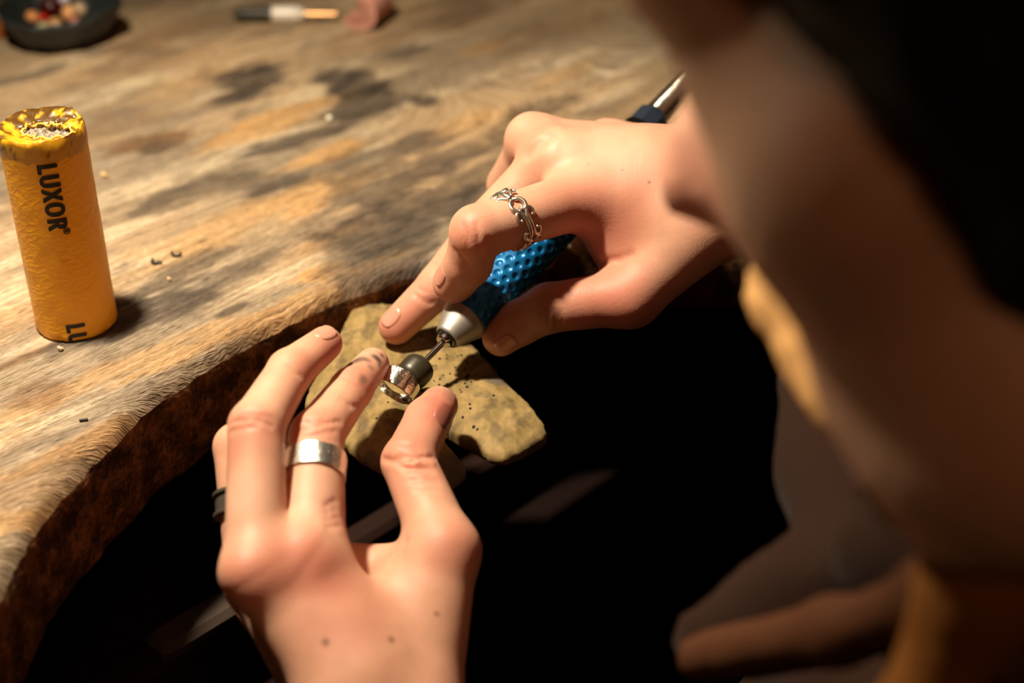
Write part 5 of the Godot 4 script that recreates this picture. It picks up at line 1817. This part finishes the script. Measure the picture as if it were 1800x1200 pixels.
	soft_part("apron_strap", [
		[0, Vector3(0.1336, 1.0319, -0.2458), Vector3(0.1185, 1.0203, -0.2468), 0.0085, 0.0085],
		[0, Vector3(0.1185, 1.0203, -0.2468), Vector3(0.102, 1.0015, -0.2563), 0.0085, 0.0085],
		[0, Vector3(0.102, 1.0009, -0.2559), Vector3(0.0855, 0.9694, -0.2775), 0.0085, 0.0080],
		[0, Vector3(0.0855, 0.9694, -0.2775), Vector3(0.0554, 0.9314, -0.3068), 0.0080, 0.0070],
	], 0.01, 0.0035, noise(30.0, 135, 2), 0.001, M.strap, o, off)
	soft_part("trousers", [
		[0, Vector3(0.24, 0.54, -0.1), Vector3(-0.02, 0.48, -0.42), 0.0950, 0.0750],
		[0, Vector3(0.3, 0.54, -0.12), Vector3(0.22, 0.48, -0.55), 0.0950, 0.0750],
		[0, Vector3(-0.02, 0.48, -0.42), Vector3(0, 0.06, -0.36), 0.0700, 0.0500],
		[0, Vector3(0.22, 0.48, -0.55), Vector3(0.22, 0.06, -0.5), 0.0700, 0.0500],
	], 0.05, 0.012, noise(12.0, 136, 3), 0.006, M.trousers, o, off)
	var st := base("stool", Vector3(0.24000, 0.35500, -0.06000))
	tag(st, "low round wooden stool under the seated person", "stool")
	var b := Bag.new()
	b.lathe([[0.0, 0.0], [0.15, 0.0], [0.158, 0.006], [0.158, 0.03], [0.15, 0.036], [0.0, 0.036]], 40, Transform3D(Basis(), Vector3(0, -0.036, 0)))
	put("seat", bag_mesh(b), M.dark_wood, st)
	for k in 3:
		b = Bag.new()
		var a := TAU * k / 3.0
		b.tube(PackedVector3Array([Vector3(cos(a) * 0.09, -0.03, sin(a) * 0.09), Vector3(cos(a) * 0.17, -st.position.y + 0.001, sin(a) * 0.17)]), 0.016, 12)
		put("leg", bag_mesh(b), M.dark_wood, st)

func soft_part(called: String, prims: Array, k: float, h: float, n: FastNoiseLite, by: float, m: Material, o: Node3D, off: Vector3, _s := Vector3.ONE) -> void:
	if prims.is_empty(): return
	var f := Field.new(prims)
	f.k0 = k
	f.ripple = n
	f.ripple_by = by
	var vi: Array = f.net(h)
	var V: PackedVector3Array = vi[0]
	for i in V.size(): V[i] += off
	put(called, make(V, vi[1]), m, o)

func nail(o: Node3D, off: Vector3, f: Field, c: Vector3, d: Vector3, up: Vector3, long: float, wide: float, m: Material) -> void:
	up = f.gradient(c).lerp(up, 0.35).normalized()
	d = (d - up * d.dot(up)).normalized()
	var s := up.cross(d)
	var nu := 18
	var nv := 14
	var top := []
	for j in nv + 1:
		var row := PackedVector3Array()
		var v := 2.0 * j / nv - 1.0
		for i in nu + 1:
			var u := 2.0 * i / nu - 1.0
			# square to round: a rounded plate
			var x := u * sqrt(1.0 - 0.36 * v * v)
			var y := v * sqrt(1.0 - 0.42 * u * u)
			var p := c + d * (x * long * 0.5) + s * (y * wide * 0.5)
			var q := f.onto(p + up * 0.001, up)
			var edge := maxf(absf(u), absf(v))
			row.append(q + up * (0.00042 - 0.0005 * soft(0.82, 1.0, edge) + 0.0003 * soft(0.5, 1.0, u) * (1.0 - soft(0.9, 1.0, edge))) + off)
		top.append(row)
	var b := Bag.new()
	b.grid(top)
	var k := b.V.size()
	for j in nv + 1:
		var row := PackedVector3Array()
		for p in top[j]: row.append(p - up * 0.0012)
		top[j] = row
	b.grid(top)
	for t in range(k, k): pass
	var w := nu + 1
	var rim := []
	for i in nu: rim.append(i)
	for j in nv: rim.append(j * w + nu)
	for i in nu: rim.append(nv * w + nu - i)
	for j in nv: rim.append((nv - j) * w)
	var half := b.I.size() / 2
	for t in range(half / 3, b.I.size() / 3):
		var x := b.I[3 * t + 1]
		b.I[3 * t + 1] = b.I[3 * t + 2]
		b.I[3 * t + 2] = x
	for i in rim.size():
		var a: int = rim[i]
		var e: int = rim[(i + 1) % rim.size()]
		b.I.append_array([e, a, a + k, e, a + k, e + k])
	put("fingernail", bag_mesh(b, 50.0), m, o)
